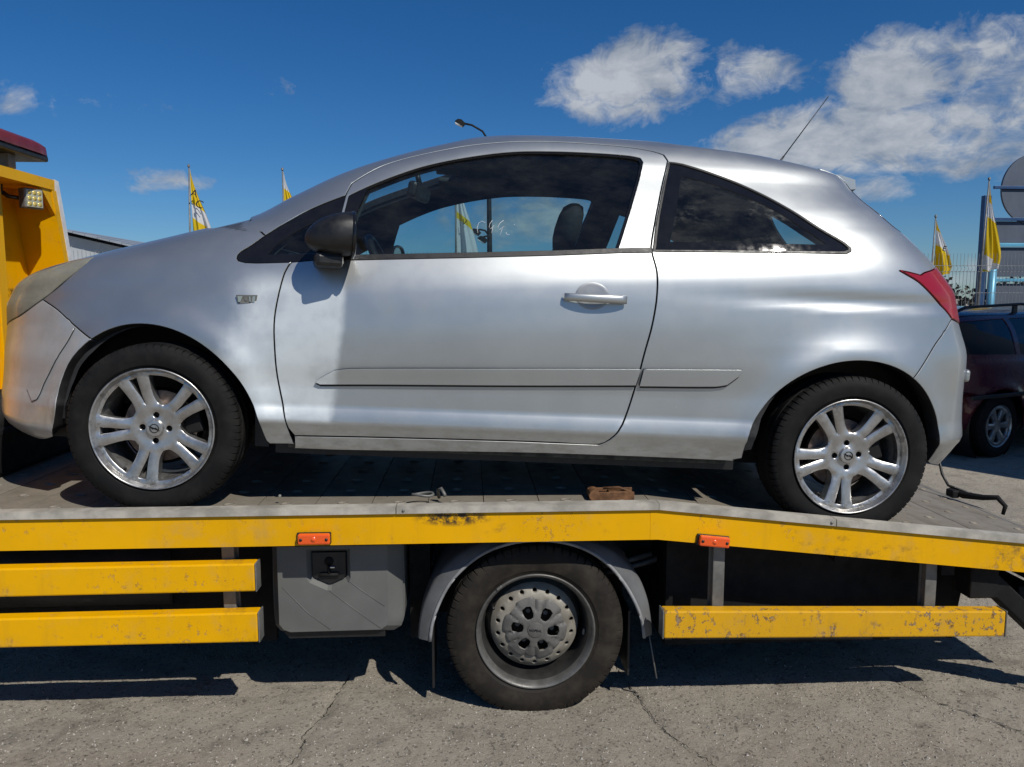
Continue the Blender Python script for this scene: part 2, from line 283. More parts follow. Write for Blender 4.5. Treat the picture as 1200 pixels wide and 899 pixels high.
# ---------------------------------------------------------------- object helpers
def tag(o, label=None, cat=None, group=None, kind=None):
    for k, v in (('label', label), ('category', cat), ('group', group), ('kind', kind)):
        if v: o[k] = v
    return o
def empty(name, loc=(0, 0, 0), rot=(0, 0, 0), parent=None):
    o = bpy.data.objects.new(name, None); COL.objects.link(o); o.location = loc; o.rotation_euler = rot
    o.empty_display_size = 0.1
    if parent: o.parent = parent
    return o
def mk(name, mesh, mat=None, parent=None, loc=None, rot=None):
    o = bpy.data.objects.new(name, mesh); COL.objects.link(o)
    if mat is not None and not mesh.materials: mesh.materials.append(mat)
    if parent: o.parent = parent
    if loc is not None: o.location = loc
    if rot is not None: o.rotation_euler = rot
    return o
class MB:
    """collects vertices and faces; build() links them as one mesh object"""
    def __init__(s): s.v = []; s.f = []; s.sm = []
    def add(s, vs, fs, smooth=False):
        b = len(s.v); s.v += [tuple(map(float, p)) for p in vs]; s.f += [tuple(b+i for i in f) for f in fs]; s.sm += [smooth]*len(fs); return s
    def box(s, x0, x1, y0, y1, z0, z1, bev=0.0, M=None):
        if bev <= 0:
            vs = [(x, y, z) for x in (x0, x1) for y in (y0, y1) for z in (z0, z1)]
            fs = [(0, 1, 3, 2), (4, 6, 7, 5), (0, 4, 5, 1), (2, 3, 7, 6), (0, 2, 6, 4), (1, 5, 7, 3)]
        else:
            bm = bmesh.new(); bmesh.ops.create_cube(bm, size=1.0)
            for v in bm.verts: v.co = Vector(((x0+x1)/2+v.co.x*(x1-x0), (y0+y1)/2+v.co.y*(y1-y0), (z0+z1)/2+v.co.z*(z1-z0)))
            bmesh.ops.bevel(bm, geom=bm.edges[:], offset=min(bev, abs(x1-x0)*.45, abs(y1-y0)*.45, abs(z1-z0)*.45), segments=2, affect='EDGES', profile=0.5)
            bm.verts.index_update(); vs = [v.co.copy() for v in bm.verts]; fs = [[v.index for v in f.verts] for f in bm.faces]; bm.free()
        if M is not None: vs = [M @ Vector(p) for p in vs]
        return s.add(vs, fs)
    def beam(s, p0, p1, w, h, up=(0, 0, 1), bev=0.0):
        p0, p1 = Vector(p0), Vector(p1); d = p1-p0; L = d.length; d.normalize(); u = Vector(up); r_ = d.cross(u).normalized(); u = r_.cross(d)
        M = Matrix(((d.x, r_.x, u.x, p0.x), (d.y, r_.y, u.y, p0.y), (d.z, r_.z, u.z, p0.z), (0, 0, 0, 1)))
        return s.box(0, L, -w/2, w/2, -h/2, h/2, bev, M)
    def tube(s, pts, r, seg=8, cap=True, smooth=True):
        pts = [Vector(p) for p in pts]; n = len(pts); rs = r if isinstance(r, (list, tuple)) else [r]*n; vs = []; prev = None
        for i, p in enumerate(pts):
            t = (pts[min(i+1, n-1)]-pts[max(i-1, 0)]).normalized()
            a = prev - t*prev.dot(t) if prev is not None else t.cross(Vector((0, 0, 1)) if abs(t.z) < 0.9 else Vector((1, 0, 0)))
            a.normalize(); prev = a; b = t.cross(a)
            vs += [p+(a*math.cos(k*2*math.pi/seg)+b*math.sin(k*2*math.pi/seg))*rs[i] for k in range(seg)]
        fs = [(i*seg+k, i*seg+(k+1) % seg, (i+1)*seg+(k+1) % seg, (i+1)*seg+k) for i in range(n-1) for k in range(seg)]
        if cap: fs += [tuple(range(seg))[::-1], tuple((n-1)*seg+k for k in range(seg))]
        return s.add(vs, fs, smooth)
    def lathe(s, prof, seg=64, c=(0, 0, 0), smooth=True, a0=0.0, a1=2*math.pi, axis='Y'):
        """profile of (radius, along) turned about Y (or Z)"""
        full = abs(a1-a0-2*math.pi) < 1e-6; na = seg if full else seg+1; vs = []
        for i in range(na):
            a = a0+(a1-a0)*i/seg
            for r_, y in prof:
                vs.append((c[0]+r_*math.cos(a), c[1]+y, c[2]+r_*math.sin(a)) if axis == 'Y' else (c[0]+r_*math.cos(a), c[1]+r_*math.sin(a), c[2]+y))
        m = len(prof); fs = []
        for i in range(seg):
            j = (i+1) % na
            for k in range(m-1): fs.append((i*m+k, j*m+k, j*m+k+1, i*m+k+1))
        return s.add(vs, fs, smooth)
    def prism(s, poly, y0, y1, M=None):
        """polygon in (x,z) pushed from y0 to y1"""
        n = len(poly); vs = [(x, y0, z) for x, z in poly]+[(x, y1, z) for x, z in poly]
        fs = [tuple(range(n)), tuple(range(2*n-1, n-1, -1))]+[(i, (i+1) % n, n+(i+1) % n, n+i) for i in range(n)]
        if M is not None: vs = [M @ Vector(p) for p in vs]
        return s.add(vs, fs)
    def mesh(s, name):
        me = bpy.data.meshes.new(name); me.from_pydata(s.v, [], s.f); me.polygons.foreach_set('use_smooth', s.sm)
        bm = bmesh.new(); bm.from_mesh(me); bmesh.ops.recalc_face_normals(bm, faces=bm.faces); bm.to_mesh(me); bm.free()
        return me
    def build(s, name, mat, parent=None, loc=None, rot=None, sharp=None):
        me = s.mesh(name)
        if sharp: me.polygons.foreach_set('use_smooth', [True]*len(me.polygons)); me.set_sharp_from_angle(angle=R(sharp))
        return mk(name, me, mat, parent, loc, rot)
def in_poly(P, loop):
    x, y = P[:, 0], P[:, 1]; c = np.zeros(len(P), bool); L = np.asarray(loop); n = len(L)
    for i in range(n):
        x1, y1 = L[i]; x2, y2 = L[(i+1) % n]
        if y1 == y2: continue
        m = (y1 > y) != (y2 > y); c ^= m & (x < (x2-x1)*(y-y1)/(y2-y1)+x1)
    return c
def dist_poly(P, loop):
    L = np.asarray(loop); d = np.full(len(P), 1e9)
    for i in range(len(L)):
        a = L[i]; b = L[(i+1) % len(L)]; ab = b-a; t = np.clip(((P-a)@ab)/max(ab@ab, 1e-12), 0, 1); d = np.minimum(d, np.hypot(*(P-a-t[:, None]*ab).T))
    return d
def resample(loop, step, closed=True):
    out = []; n = len(loop)
    for i in range(n if closed else n-1):
        a = np.asarray(loop[i], float); b = np.asarray(loop[(i+1) % n], float); k = max(1, int(math.ceil(np.hypot(*(b-a))/step)))
        out += [tuple(a+(b-a)*j/k) for j in range(k)]
    if not closed: out.append(tuple(loop[-1]))
    return out
def smooth_pts(pts, it=2, corner=32, closed=True):
    """Catmull-Rom through the points, keeping corners sharper than `corner` degrees"""
    P = [np.asarray(p, float) for p in pts]; n = len(P)
    def isc(i):
        if not closed and i in (0, n-1): return True
        a = P[i]-P[i-1]; b = P[(i+1) % n]-P[i]; ca = a@b/max(np.linalg.norm(a)*np.linalg.norm(b), 1e-9); return ca < math.cos(R(corner))
    C = [isc(i) for i in range(n)]; out = []
    for i in range(n if closed else n-1):
        p0, p1, p2, p3 = P[i-1], P[i], P[(i+1) % n], P[(i+2) % n]; L = np.linalg.norm(p2-p1)
        m1 = (p2-p1) if C[i] else (p2-p0)*L/max(L+np.linalg.norm(p1-p0), 1e-9)
        m2 = (p2-p1) if C[(i+1) % n] else (p3-p1)*L/max(L+np.linalg.norm(p3-p2), 1e-9)
        k = max(1, int(L/0.02))
        for j in range(k):
            t = j/k; out.append(tuple((2*t**3-3*t**2+1)*p1+(t**3-2*t**2+t)*m1+(-2*t**3+3*t**2)*p2+(t**3-t**2)*m2))
    if not closed: out.append(tuple(P[-1]))
    return out
def cdt(loops, extra):
    """triangulate loops[0] minus the other loops, with extra interior points -> points, tris, index lists of the loops"""
    pts = []; edges = []; idx = []
    for lp in loops:
        b = len(pts); pts += [tuple(p) for p in lp]; n = len(lp); edges += [(b+i, b+(i+1) % n) for i in range(n)]; idx.append(list(range(b, b+n)))
    nb = len(pts); pts += [tuple(p) for p in extra]
    vo, eo, fo, ov, oe, of = delaunay_2d_cdt([Vector(p) for p in pts], edges, [], 0, 1e-7, True)
    back = {}
    for i, o in enumerate(ov):
        for k in o: back[k] = i
    V = np.array([(v.x, v.y) for v in vo]); F = np.array([f for f in fo if len(f) == 3])
    cen = V[F].mean(1); ok = in_poly(cen, loops[0])
    for h in loops[1:]: ok &= ~in_poly(cen, h)
    F = F[ok]
    a = V[F]; ar = (a[:, 1, 0]-a[:, 0, 0])*(a[:, 2, 1]-a[:, 0, 1])-(a[:, 1, 1]-a[:, 0, 1])*(a[:, 2, 0]-a[:, 0, 0])
    F[ar < 0] = F[ar < 0][:, ::-1]; F = F[np.abs(ar) > 1e-12]
    return V, F, [[back[i] for i in l] for l in idx]
def text_mesh(body, size, depth=0.0, align='CENTER', font_scale_x=1.0):
    cu = bpy.data.curves.new('text', 'FONT'); cu.body = body; cu.size = size; cu.extrude = depth; cu.align_x = align; cu.align_y = 'CENTER'; cu.resolution_u = 3
    o = bpy.data.objects.new('t', cu); COL.objects.link(o); dg = bpy.context.evaluated_depsgraph_get()
    me = bpy.data.meshes.new_from_object(o.evaluated_get(dg)); bpy.data.objects.remove(o); 
    for v in me.vertices: v.co.x *= font_scale_x
    me.materials.clear(); return me

# ---------------------------------------------------------------- measured body surface (metres, car at x = middle of wheelbase)
# rows: z, w, xf, xr, nf, nr
K=np.array([[0.17, 0.74, -1.869, 1.734, 4.0, 5.3], [0.215, 0.796, -1.971, 1.792, 4.0, 5.3], [0.255, 0.822, -2.018, 1.82, 4.0, 5.3], [0.3, 0.832, -2.045, 1.852, 3.8, 5.3], [0.33, 0.839, -2.0485, 1.871, 3.7, 5.3], [0.36, 0.8465, -2.052, 1.89, 3.6, 5.3], [0.385, 0.8425, -2.054, 1.889, 3.55, 5.3], [0.42, 0.8345, -2.056, 1.886, 3.5, 5.3], [0.48, 0.8345, -2.059, 1.88, 3.4, 5.3], [0.6, 0.847, -2.066, 1.872, 3.2, 5.3], [0.7, 0.85, -2.074, 1.821, 3.0, 5.3], [0.79, 0.845, -2.079, 1.787, 2.9, 5.3], [0.86, 0.836, -2.081, 1.722, 2.9, 5.4], [0.91, 0.822, -2.068, 1.675, 2.9, 5.55], [0.95, 0.806, -2.042, 1.632, 3.0, 5.7], [1.0, 0.783, -1.949, 1.58, 3.2, 5.85], [1.05, 0.757, -1.697, 1.528, 3.6, 6.0], [1.1, 0.732, -1.364, 1.49, 4.2, 6.1], [1.15, 0.706, -1.061, 1.459, 4.8, 6.2], [1.21, 0.675, -0.908, 1.423, 5.0, 6.2], [1.283, 0.635, -0.734, 1.386, 5.0, 6.2], [1.365, 0.59, -0.506, 1.339, 4.6, 6.2], [1.434, 0.525, -0.314, 1.087, 4.0, 5.0], [1.473, 0.43, -0.229, 0.683, 3.4, 4.0], [1.498, 0.3, 0.08, 0.7, 3.0, 3.0], [1.51, 0.15, 0.26, 0.58, 3.0, 3.0], [1.514, 0.004, 0.44, 0.5, 3.0, 3.0]])
def pchip(xk,yk,x):
    h=np.diff(xk); d=np.diff(yk)/h; n=len(xk); m=np.zeros(n)
    for i in range(1,n-1):
        if d[i-1]*d[i]>0:
            w1=2*h[i]+h[i-1]; w2=h[i]+2*h[i-1]; m[i]=(w1+w2)/(w1/d[i-1]+w2/d[i])
    m[0]=d[0]; m[-1]=d[-1]
    x=np.clip(x,xk[0],xk[-1]); i=np.clip(np.searchsorted(xk,x)-1,0,n-2); t=(x-xk[i])/h[i]
    return ((2*t**3-3*t**2+1)*yk[i]+(t**3-2*t**2+t)*h[i]*m[i]+(-2*t**3+3*t**2)*yk[i+1]+(t**3-t**2)*h[i]*m[i+1])
class Surf:
    def __init__(s,K=K):
        s.K=K
        d=np.sqrt(np.diff(K[:,0])**2+np.maximum(np.abs(np.diff(K[:,2])),np.abs(np.diff(K[:,1])))**2)
        s.T=np.r_[0,np.cumsum(d)]
    def lev(s,T): return [pchip(s.T,s.K[:,j],T) for j in range(6)]
    def kk(s,zl): 
        u=np.clip((zl-.30)/.62,0,1); v=np.clip((1.42-zl)/.42,0,1)
        return .088*(u*u*(3-2*u))*(v*v*(3-2*v))
    def zl_of(s,x,z):
        zl=z+0*x
        for i in range(25): zl=.4*zl+.6*(z-s.kk(zl)*x)
        return zl
    def T_of_z(s,z):
        if not hasattr(s,'_tz'):
            s._tt=np.linspace(0,s.T[-1],4000); s._tz=pchip(s.T,s.K[:,0],s._tt)
        return np.interp(z,s._tz,s._tt)
    def XC(s,z): return 0.1+0.37*np.clip((z-1.2)/.27,0,1)**2
    def off(s,x,z):
        # outward offset: wheel arch flares, shoulder, crease
        o=0*x
        for ax,R in ((-1.257,.36),(1.257,.36)):
            r=np.hypot(x-ax,(z-.305)*1.0); up=np.clip((z-.12)/.25,0,1)
            o=o+.020*np.exp(-((r-R)/.075)**2)*up+.012*np.exp(-np.maximum(r-R,0)**2/.2**2)*up*np.clip((.9-z)/.2,0,1)
        # rear shoulder crease above quarter
        g=1/(1+np.exp(-(x-.95)/.14))
        zc=.835+.012*(x-1)
        o=o-.009*g*np.exp(-((z-(zc+.035))/.028)**2)*(1/(1+np.exp(-(z-zc)/.004)))
        return o
    def xyz(s,S,T):
        z,w,xf,xr,nf,nr=s.lev(T); xc=s.XC(z)
        a=np.abs(S); side=a<=2
        cs=np.where(side,a/2,1.0); sn=np.where(side,1.0,np.clip(1-(a-2)/.85,0,1))
        fr=S<0; n=np.where(fr,nf,nr); L=np.where(fr,xc-xf,xr-xc)
        r=(cs**n+sn**n)**(-1/n); q=cs*r; yy=sn*r
        x=xc+np.where(fr,-1,1)*L*q
        fade=np.clip((1-q)/.12,0,1); fade=fade*fade*(3-2*fade)
        z=z+s.kk(z)*x
        y=-(w*yy)-s.off(x,z)*fade
        return x,y,z
    def ST(s,x,z):
        z=s.zl_of(x,z); T=s.T_of_z(z); z,w,xf,xr,nf,nr=s.lev(T); xc=s.XC(z); fr=x<xc
        n=np.where(fr,nf,nr);L=np.where(fr,xc-xf,xr-xc); q=np.clip(np.abs(x-xc)/L,0,.99999)
        yy=(1-q**n)**(1/n); ct=q/np.maximum(yy,1e-9)
        S=np.where(ct<=1,2*ct,2+.85*(1-1/np.maximum(ct,1e-9)))
        return np.where(fr,-S,S),T
S0=Surf()
TRACE = {"fender":[[-1.5785,0.8991],[-1.586,0.8746],[-1.6537,0.805],[-1.7499,0.7315],[-1.6736,0.6981],[-1.6078,0.6557],[-1.5468,0.6233],[-1.504,0.604],[-1.4601,0.6303],[-1.4134,0.6495],[-1.365,0.6617],[-1.3161,0.6671],[-1.2678,0.6661],[-1.2206,0.6592],[-1.1754,0.6469],[-1.1323,0.6298],[-1.0918,0.6083],[-1.054,0.583],[-1.019,0.554],[-0.9869,0.5216],[-0.9577,0.4859],[-0.9318,0.4469],[-0.9092,0.4048],[-0.8905,0.3594],[-0.876,0.3108],[-0.8648,0.2789],[-0.8538,0.2678],[-0.7691,0.2683],[-0.7892,0.3283],[-0.8145,0.4328],[-0.8307,0.5074],[-0.8427,0.6176],[-0.8474,0.6913],[-0.8453,0.7358],[-0.8381,0.7894],[-0.8256,0.8631],[-0.8101,0.9016],[-0.8021,0.9111],[-0.9291,0.9019],[-0.9675,0.9016],[-0.9929,0.9065],[-1.0005,0.9153],[-0.9978,0.9277],[-0.9888,0.939],[-0.9543,0.9639],[-0.9108,1.002],[-0.997,1.0614],[-1.1271,1.0233],[-1.2907,0.9821],[-1.4161,0.9442],[-1.5331,0.9123]],"door_outer":[[-0.7683,0.3003],[-0.7892,0.3283],[-0.8145,0.4328],[-0.8307,0.5074],[-0.8427,0.6176],[-0.8474,0.6913],[-0.8453,0.7358],[-0.8381,0.7894],[-0.8256,0.8631],[-0.8101,0.9016],[-0.8021,0.9111],[-0.6649,0.93],[-0.6399,1.1661],[-0.6232,1.2147],[-0.5725,1.255],[-0.513,1.2931],[-0.4356,1.3247],[-0.3173,1.3601],[-0.1978,1.3906],[-0.0361,1.4158],[0.1277,1.4267],[0.2929,1.4278],[0.4166,1.423],[0.5058,1.4108],[0.5452,1.3982],[0.5581,1.3712],[0.523,1.2521],[0.4958,1.1503],[0.47,1.0291],[0.475,0.9983],[0.4889,0.9378],[0.4899,0.8473],[0.4784,0.7488],[0.458,0.649],[0.4374,0.5335],[0.4071,0.414],[0.3847,0.3681],[0.3569,0.3347],[0.3202,0.3135],[0.1572,0.3133],[0.003,0.3134],[-0.4536,0.307]],"door_hole":[[-0.6538,0.9398],[-0.627,1.1648],[-0.5646,1.2005],[-0.4667,1.2485],[-0.3518,1.2949],[-0.1955,1.3378],[-0.0364,1.3688],[0.1253,1.3815],[0.2885,1.3856],[0.4113,1.3831],[0.4517,1.3767],[0.46,1.3609],[0.4468,1.3077],[0.407,1.1865],[0.3499,1.0165],[0.1236,0.9953],[-0.1793,0.9717]],"tri":[[-0.8021,0.9111],[-0.9291,0.9019],[-0.9675,0.9016],[-0.9929,0.9065],[-1.0005,0.9153],[-0.9978,0.9277],[-0.9888,0.939],[-0.9543,0.9639],[-0.9108,1.002],[-0.8517,1.0478],[-0.768,1.1059],[-0.6399,1.1661],[-0.6649,0.93]],"tri_glass":[[-0.8936,0.9342],[-0.8489,0.9859],[-0.7787,1.0363],[-0.6954,1.085],[-0.6913,0.9501]],"quarter_win":[[0.561,1.3678],[0.6147,1.3624],[0.774,1.3147],[0.8892,1.2661],[0.9989,1.2041],[1.1068,1.1311],[1.1897,1.0845],[1.2104,1.0667],[1.2087,1.0554],[1.1907,1.0465],[1.1342,1.0431],[0.4771,1.0155],[0.5022,1.1523],[0.5296,1.2542]],"quarter_glass":[[0.6067,1.3144],[0.5422,1.0565],[1.119,1.077],[1.0344,1.1365],[0.948,1.1942],[0.8292,1.2518],[0.7214,1.2903]],"arch_rear":[[0.8466,0.2836],[0.8499,0.3373],[0.862,0.3895],[0.8818,0.4386],[0.9082,0.4837],[0.9401,0.524],[0.9764,0.5592],[1.0161,0.5891],[1.0583,0.6137],[1.1024,0.633],[1.1477,0.6473],[1.1939,0.6564],[1.2405,0.6606],[1.2873,0.6598],[1.3337,0.6539],[1.3794,0.6427],[1.4238,0.626],[1.4661,0.6037]],"arch_rear_bumper":[[1.4661,0.6037],[1.5002,0.5799],[1.5314,0.552],[1.5589,0.5202],[1.5818,0.4849],[1.5993,0.4466],[1.6106,0.4061],[1.615,0.3646],[1.6119,0.3233],[1.6009,0.2836]],"seam_rear":[[1.4661,0.6037],[1.5191,0.6665],[1.5704,0.7336],[1.6239,0.7857],[1.6636,0.8285]],"tail":[[1.4003,0.9962],[1.4391,0.9796],[1.483,0.9601],[1.5496,0.9132],[1.6249,0.8625],[1.6636,0.8285]],"sill_bottom":[[-0.77,0.2518],[-0.6047,0.252],[0.0058,0.2679],[0.3166,0.2707],[0.8201,0.2698]],"sill_top":[[-0.7683,0.3003],[-0.7691,0.2683]],"apillar_low":[[-0.9108,1.002],[-0.997,1.0614]],"arch_front_bumper":[[-1.504,0.604],[-1.5296,0.5838],[-1.5531,0.561],[-1.5742,0.5358],[-1.5924,0.5085],[-1.6074,0.4793],[-1.6189,0.4487],[-1.6267,0.417],[-1.6304,0.3847],[-1.6299,0.3525],[-1.6646,0.2362]],"bumper_low":[[-1.6646,0.2362],[-1.7378,0.2397],[-1.8391,0.2631],[-1.9379,0.2739]],"headlight_low":[[-1.7499,0.7315],[-1.8621,0.6678],[-1.969,0.6303],[-2.0045,0.6127]],"headlight_top":[[-1.5785,0.8991],[-1.6633,0.88],[-1.7379,0.8577],[-1.8296,0.8318],[-1.9036,0.7961],[-1.9674,0.747],[-1.9855,0.6959]],"spoiler":[[1.2079,1.3895],[1.267,1.3449],[1.3031,1.3213]],"trim_door":[[-0.6968,0.4979],[-0.6805,0.5109],[-0.6315,0.5407],[-0.5796,0.5492],[-0.0108,0.5755],[0.447,0.5947],[0.4339,0.5381],[-0.0075,0.5185],[-0.4597,0.5012],[-0.6804,0.491]],"trim_quarter":[[0.4594,0.5953],[0.8165,0.6087],[0.8048,0.588],[0.7652,0.5548],[0.7258,0.5466],[0.4497,0.5356]],"badge":[[-0.9822,0.7822],[-0.9135,0.7916],[-0.9172,0.7617],[-0.974,0.7559]],"handle":[[0.1594,0.8561],[0.3804,0.8703],[0.3786,0.8417],[0.161,0.8188]],"recess":[[0.2053,0.842],[0.3144,0.8475],[0.2581,0.8896],[0.2619,0.7999]],"rear_nub":[[1.6604,0.6551],[1.8018,0.6434],[1.7991,0.6094],[1.7461,0.5837],[1.6794,0.6125]],"belt":[[-0.6541,0.9428],[0.4667,1.0242]],"zebra":[[-0.676,1.1252],[-0.6,1.0669],[-0.5855,0.9524]],"patch_l":[[-0.9588,0.8944],[-0.6267,0.9107],[-0.7818,0.7982],[-0.767,0.3354],[-0.6241,0.5227]],"creases":[[-0.3062,0.4118],[-0.3034,0.3554],[-0.3026,0.3199],[0.7975,0.9052],[1.2111,0.9697]],"insert":[[-1.5852,0.6358],[-1.6073,0.5888],[-1.6511,0.5186],[-1.7028,0.4276],[-1.7258,0.3706],[-1.746,0.3622],[-1.7837,0.4034],[-1.7605,0.4838],[-1.7085,0.5596],[-1.651,0.6069]]}
TRACE_PEN = [[(-0.1522,1.0539),(-0.156,1.0727),(-0.1506,1.092),(-0.1385,1.099),(-0.1259,1.0933)],[(-0.1016,1.1042),(-0.1104,1.091),(-0.113,1.0782),(-0.1066,1.0722),(-0.0947,1.0855),(-0.1005,1.0725),(-0.103,1.0566)],[(-0.0613,1.1064),(-0.0734,1.0962),(-0.0822,1.0798),(-0.0757,1.0707),(-0.0576,1.0843),(-0.0664,1.0712),(-0.072,1.0519)],[(-0.0508,1.0625),(-0.0474,1.0533),(-0.0382,1.0538)],[(-0.0238,1.0941),(-0.0206,1.0918)]]
TRACE_AER = [(1.172,-0.1,1.462),(1.379,-0.1,1.775)]
# ---------------------------------------------------------------- body panels cut from a measured body surface
def surf_P(sf, S, T, off=0.0):
    """points and outward unit normals of the body surface"""
    S = np.asarray(S, float); T = np.clip(np.asarray(T, float), 0, sf.T[-1]-0.002); h = 1e-3
    P = np.stack(sf.xyz(S, T), -1)
    a = np.stack(sf.xyz(np.clip(S+h, -2.849, 2.849), T), -1)-np.stack(sf.xyz(np.clip(S-h, -2.849, 2.849), T), -1)
    b = np.stack(sf.xyz(S, np.clip(T+h, 0, sf.T[-1]-.001)), -1)-np.stack(sf.xyz(S, np.clip(T-h, 0, sf.T[-1]-.001)), -1)
    n = np.cross(a, b); n /= np.maximum(np.linalg.norm(n, axis=-1, keepdims=True), 1e-12)
    return P+n*off, n, a/(2*h), b/(2*h)
class Body:
    def __init__(s, sf, root, step=0.022):
        s.sf = sf; s.root = root
        Ss = []; x = -2.85
        while x < 2.85: Ss.append(x); x += step*(1.0 if abs(x) < 2 else 0.8)
        Tl = [0.0]; SS = np.array([-2.84, -2.4, -2.0, -1, 0, 1, 2, 2.4, 2.84])
        while Tl[-1] < sf.T[-1]-0.004:
            t = Tl[-1]; d = 0.05
            p0 = np.stack(sf.xyz(SS, np.full(9, t)), -1)
            for _ in range(12):
                p1 = np.stack(sf.xyz(SS, np.full(9, min(t+d, sf.T[-1]-.001))), -1)
                if np.linalg.norm(p1-p0, axis=1).max() > step*1.2: d *= 0.8
                else: break
            Tl.append(t+d)
        G = np.stack(np.meshgrid(Ss, Tl), -1).reshape(-1, 2)
        s.grid = G+RNG.uniform(-1e-4, 1e-4, G.shape)
    def dom(s, pts, smooth=True, closed=False, corner=32):
        if smooth: pts = smooth_pts(pts, closed=closed, corner=corner)
        P = np.array(pts); S, T = s.sf.ST(P[:, 0], P[:, 1]); return [tuple(p) for p in np.stack([S, T], -1)]
    def T(s, zl): return float(s.sf.T_of_z(np.array(zl)))
    def panel(s, name, loop, holes=(), mat=None, parent=None, gap=0.0037, flange=0.018, off=0.0, sides='near', res=0.018, dense=None, flip=False):
        """sides: near, far, both (one mesh spanning the centre line) or pair (two objects)"""
        def clean(L):
            out = []
            for p in L:
                if not out or math.hypot(p[0]-out[-1][0], p[1]-out[-1][1]) > 0.004: out.append(p)
            if math.hypot(out[0][0]-out[-1][0], out[0][1]-out[-1][1]) < 0.004: out.pop()
            return out
        loops = [clean(resample(l, res)) for l in [loop]+list(holes)]
        new = []
        for li, lp in enumerate(loops):
            L = np.array(lp); area = 0.5*np.sum(L[:, 0]*np.roll(L[:, 1], -1)-np.roll(L[:, 0], -1)*L[:, 1])
            if (area < 0) != (li > 0): L = L[::-1]
            e = np.roll(L, -1, 0)-np.roll(L, 1, 0)
            P, n, a, b = surf_P(s.sf, L[:, 0], L[:, 1])
            t3 = a*e[:, :1]+b*e[:, 1:]; t3 /= np.maximum(np.linalg.norm(t3, axis=1, keepdims=True), 1e-9)
            inn = np.cross(n, t3)
            g = gap
            A11 = (a*a).sum(1); A12 = (a*b).sum(1); A22 = (b*b).sum(1); r1 = (a*inn).sum(1); r2 = (b*inn).sum(1)
            det = np.maximum(A11*A22-A12**2, 1e-9); dS = (A22*r1-A12*r2)/det; dT = (A11*r2-A12*r1)/det
            d = np.stack([dS, dT], -1)*g; m = np.linalg.norm(d, axis=1, keepdims=True); d *= np.minimum(1, 0.02/np.maximum(m, 1e-9))
            edge = (np.abs(L[:, 0]) > 2.845) | (L[:, 1] > s.sf.T[-1]-.003)
            d[edge] = 0; new.append((L+d, edge, inn))
        lps = [n_[0] for n_ in new]
        lo = lps[0].min(0); hi = lps[0].max(0); G = s.grid
        if dense is not None:
            gx, gy = np.meshgrid(np.arange(lo[0], hi[0], dense), np.arange(lo[1], hi[1], dense)); G = np.stack([gx, gy], -1).reshape(-1, 2)+RNG.uniform(-1e-4, 1e-4, (gx.size, 2))
        G = G[(G > lo).all(1) & (G < hi).all(1)]; G = G[in_poly(G, lps[0])]
        for h in lps[1:]: G = G[~in_poly(G, h)]
        if len(G):
            ok = np.ones(len(G), bool)
            for l in lps: ok &= dist_poly(G, l) > 0.006
            G = G[ok]
        V, F, idx = cdt([l.tolist() for l in lps], G.tolist())
        P, n, a, b = surf_P(s.sf, V[:, 0], V[:, 1], off)
        top = V[:, 1] > s.sf.T[-1]-.01
        n[top] = (0, 0, 1)
        verts = [tuple(p) for p in P]; faces = [tuple(int(i) for i in f) for f in F]; nm = [n[list(f)] for f in F]; nsurf = len(faces); dark = []
        if flange > 0:
            for (L, edge, inn), ix in zip(new, idx):
                k = len(ix); b0 = len(verts)
                Pb = P[ix]; nb = n[ix]
                r1_ = Pb-inn*0.0014*1.0-nb*0.0014; r2_ = r1_-nb*flange
                for arr in (Pb, r1_, r2_): verts += [tuple(p) for p in arr]
                for i in range(k):
                    j = (i+1) % k
                    if edge[i] and edge[j]: continue
                    for r_ in (0, 1):
                        dark.append(len(faces)) if r_ == 1 else None
                        faces.append((b0+r_*k+j, b0+r_*k+i, b0+(r_+1)*k+i, b0+(r_+1)*k+j))
        verts = np.array(verts); nfl = len(faces)
        def make(mir):
            me = bpy.data.meshes.new(name); v = verts.copy(); fs = faces
            if mir: v[:, 1] *= -1; fs = [f[::-1] for f in faces]
            return v, fs
        def normals(fs, mir, me):
            vn = []
            for fi, f in enumerate(fs):
                if fi < nsurf:
                    q = nm[fi]
                    if mir: q = q[::-1]*np.array([1, -1, 1])
                    vn += [tuple(x) for x in q]
                else: vn += [(0, 0, 0)]*len(f)
            return vn
        objs = []
        sets = {'near': [(False,)], 'far': [(True,)], 'pair': [(False,), (True,)], 'both': [(False, True)]}[sides]
        for combo in sets:
            av = []; af = []; an = []
            for mir in combo:
                v, fs = make(mir); b_ = len(av); av += [tuple(p) for p in v]; af += [tuple(i+b_ for i in f) for f in fs]; an += normals(fs, mir, None)
            if flip: af = [f[::-1] for f in af]; an = None
            me = bpy.data.meshes.new(name); me.from_pydata(av, [], af); me.polygons.foreach_set('use_smooth', [True]*len(af))
            if an is not None: me.normals_split_custom_set(an)
            if mat is PAINT or mat is SCUFF:
                me.materials.append(mat); me.materials.append(BLACK)
                for q in range(len(combo)):
                    for d_ in dark: me.polygons[q*len(faces)+d_].material_index = 1
            objs.append(mk(name, me, mat, parent or s.root))
        return objs
def box_obj(name, dims, mat, parent, bev=0.004, loc=None, rot=None, sharp=None):
    return MB().box(*dims, bev).build(name, mat, parent, loc, rot)

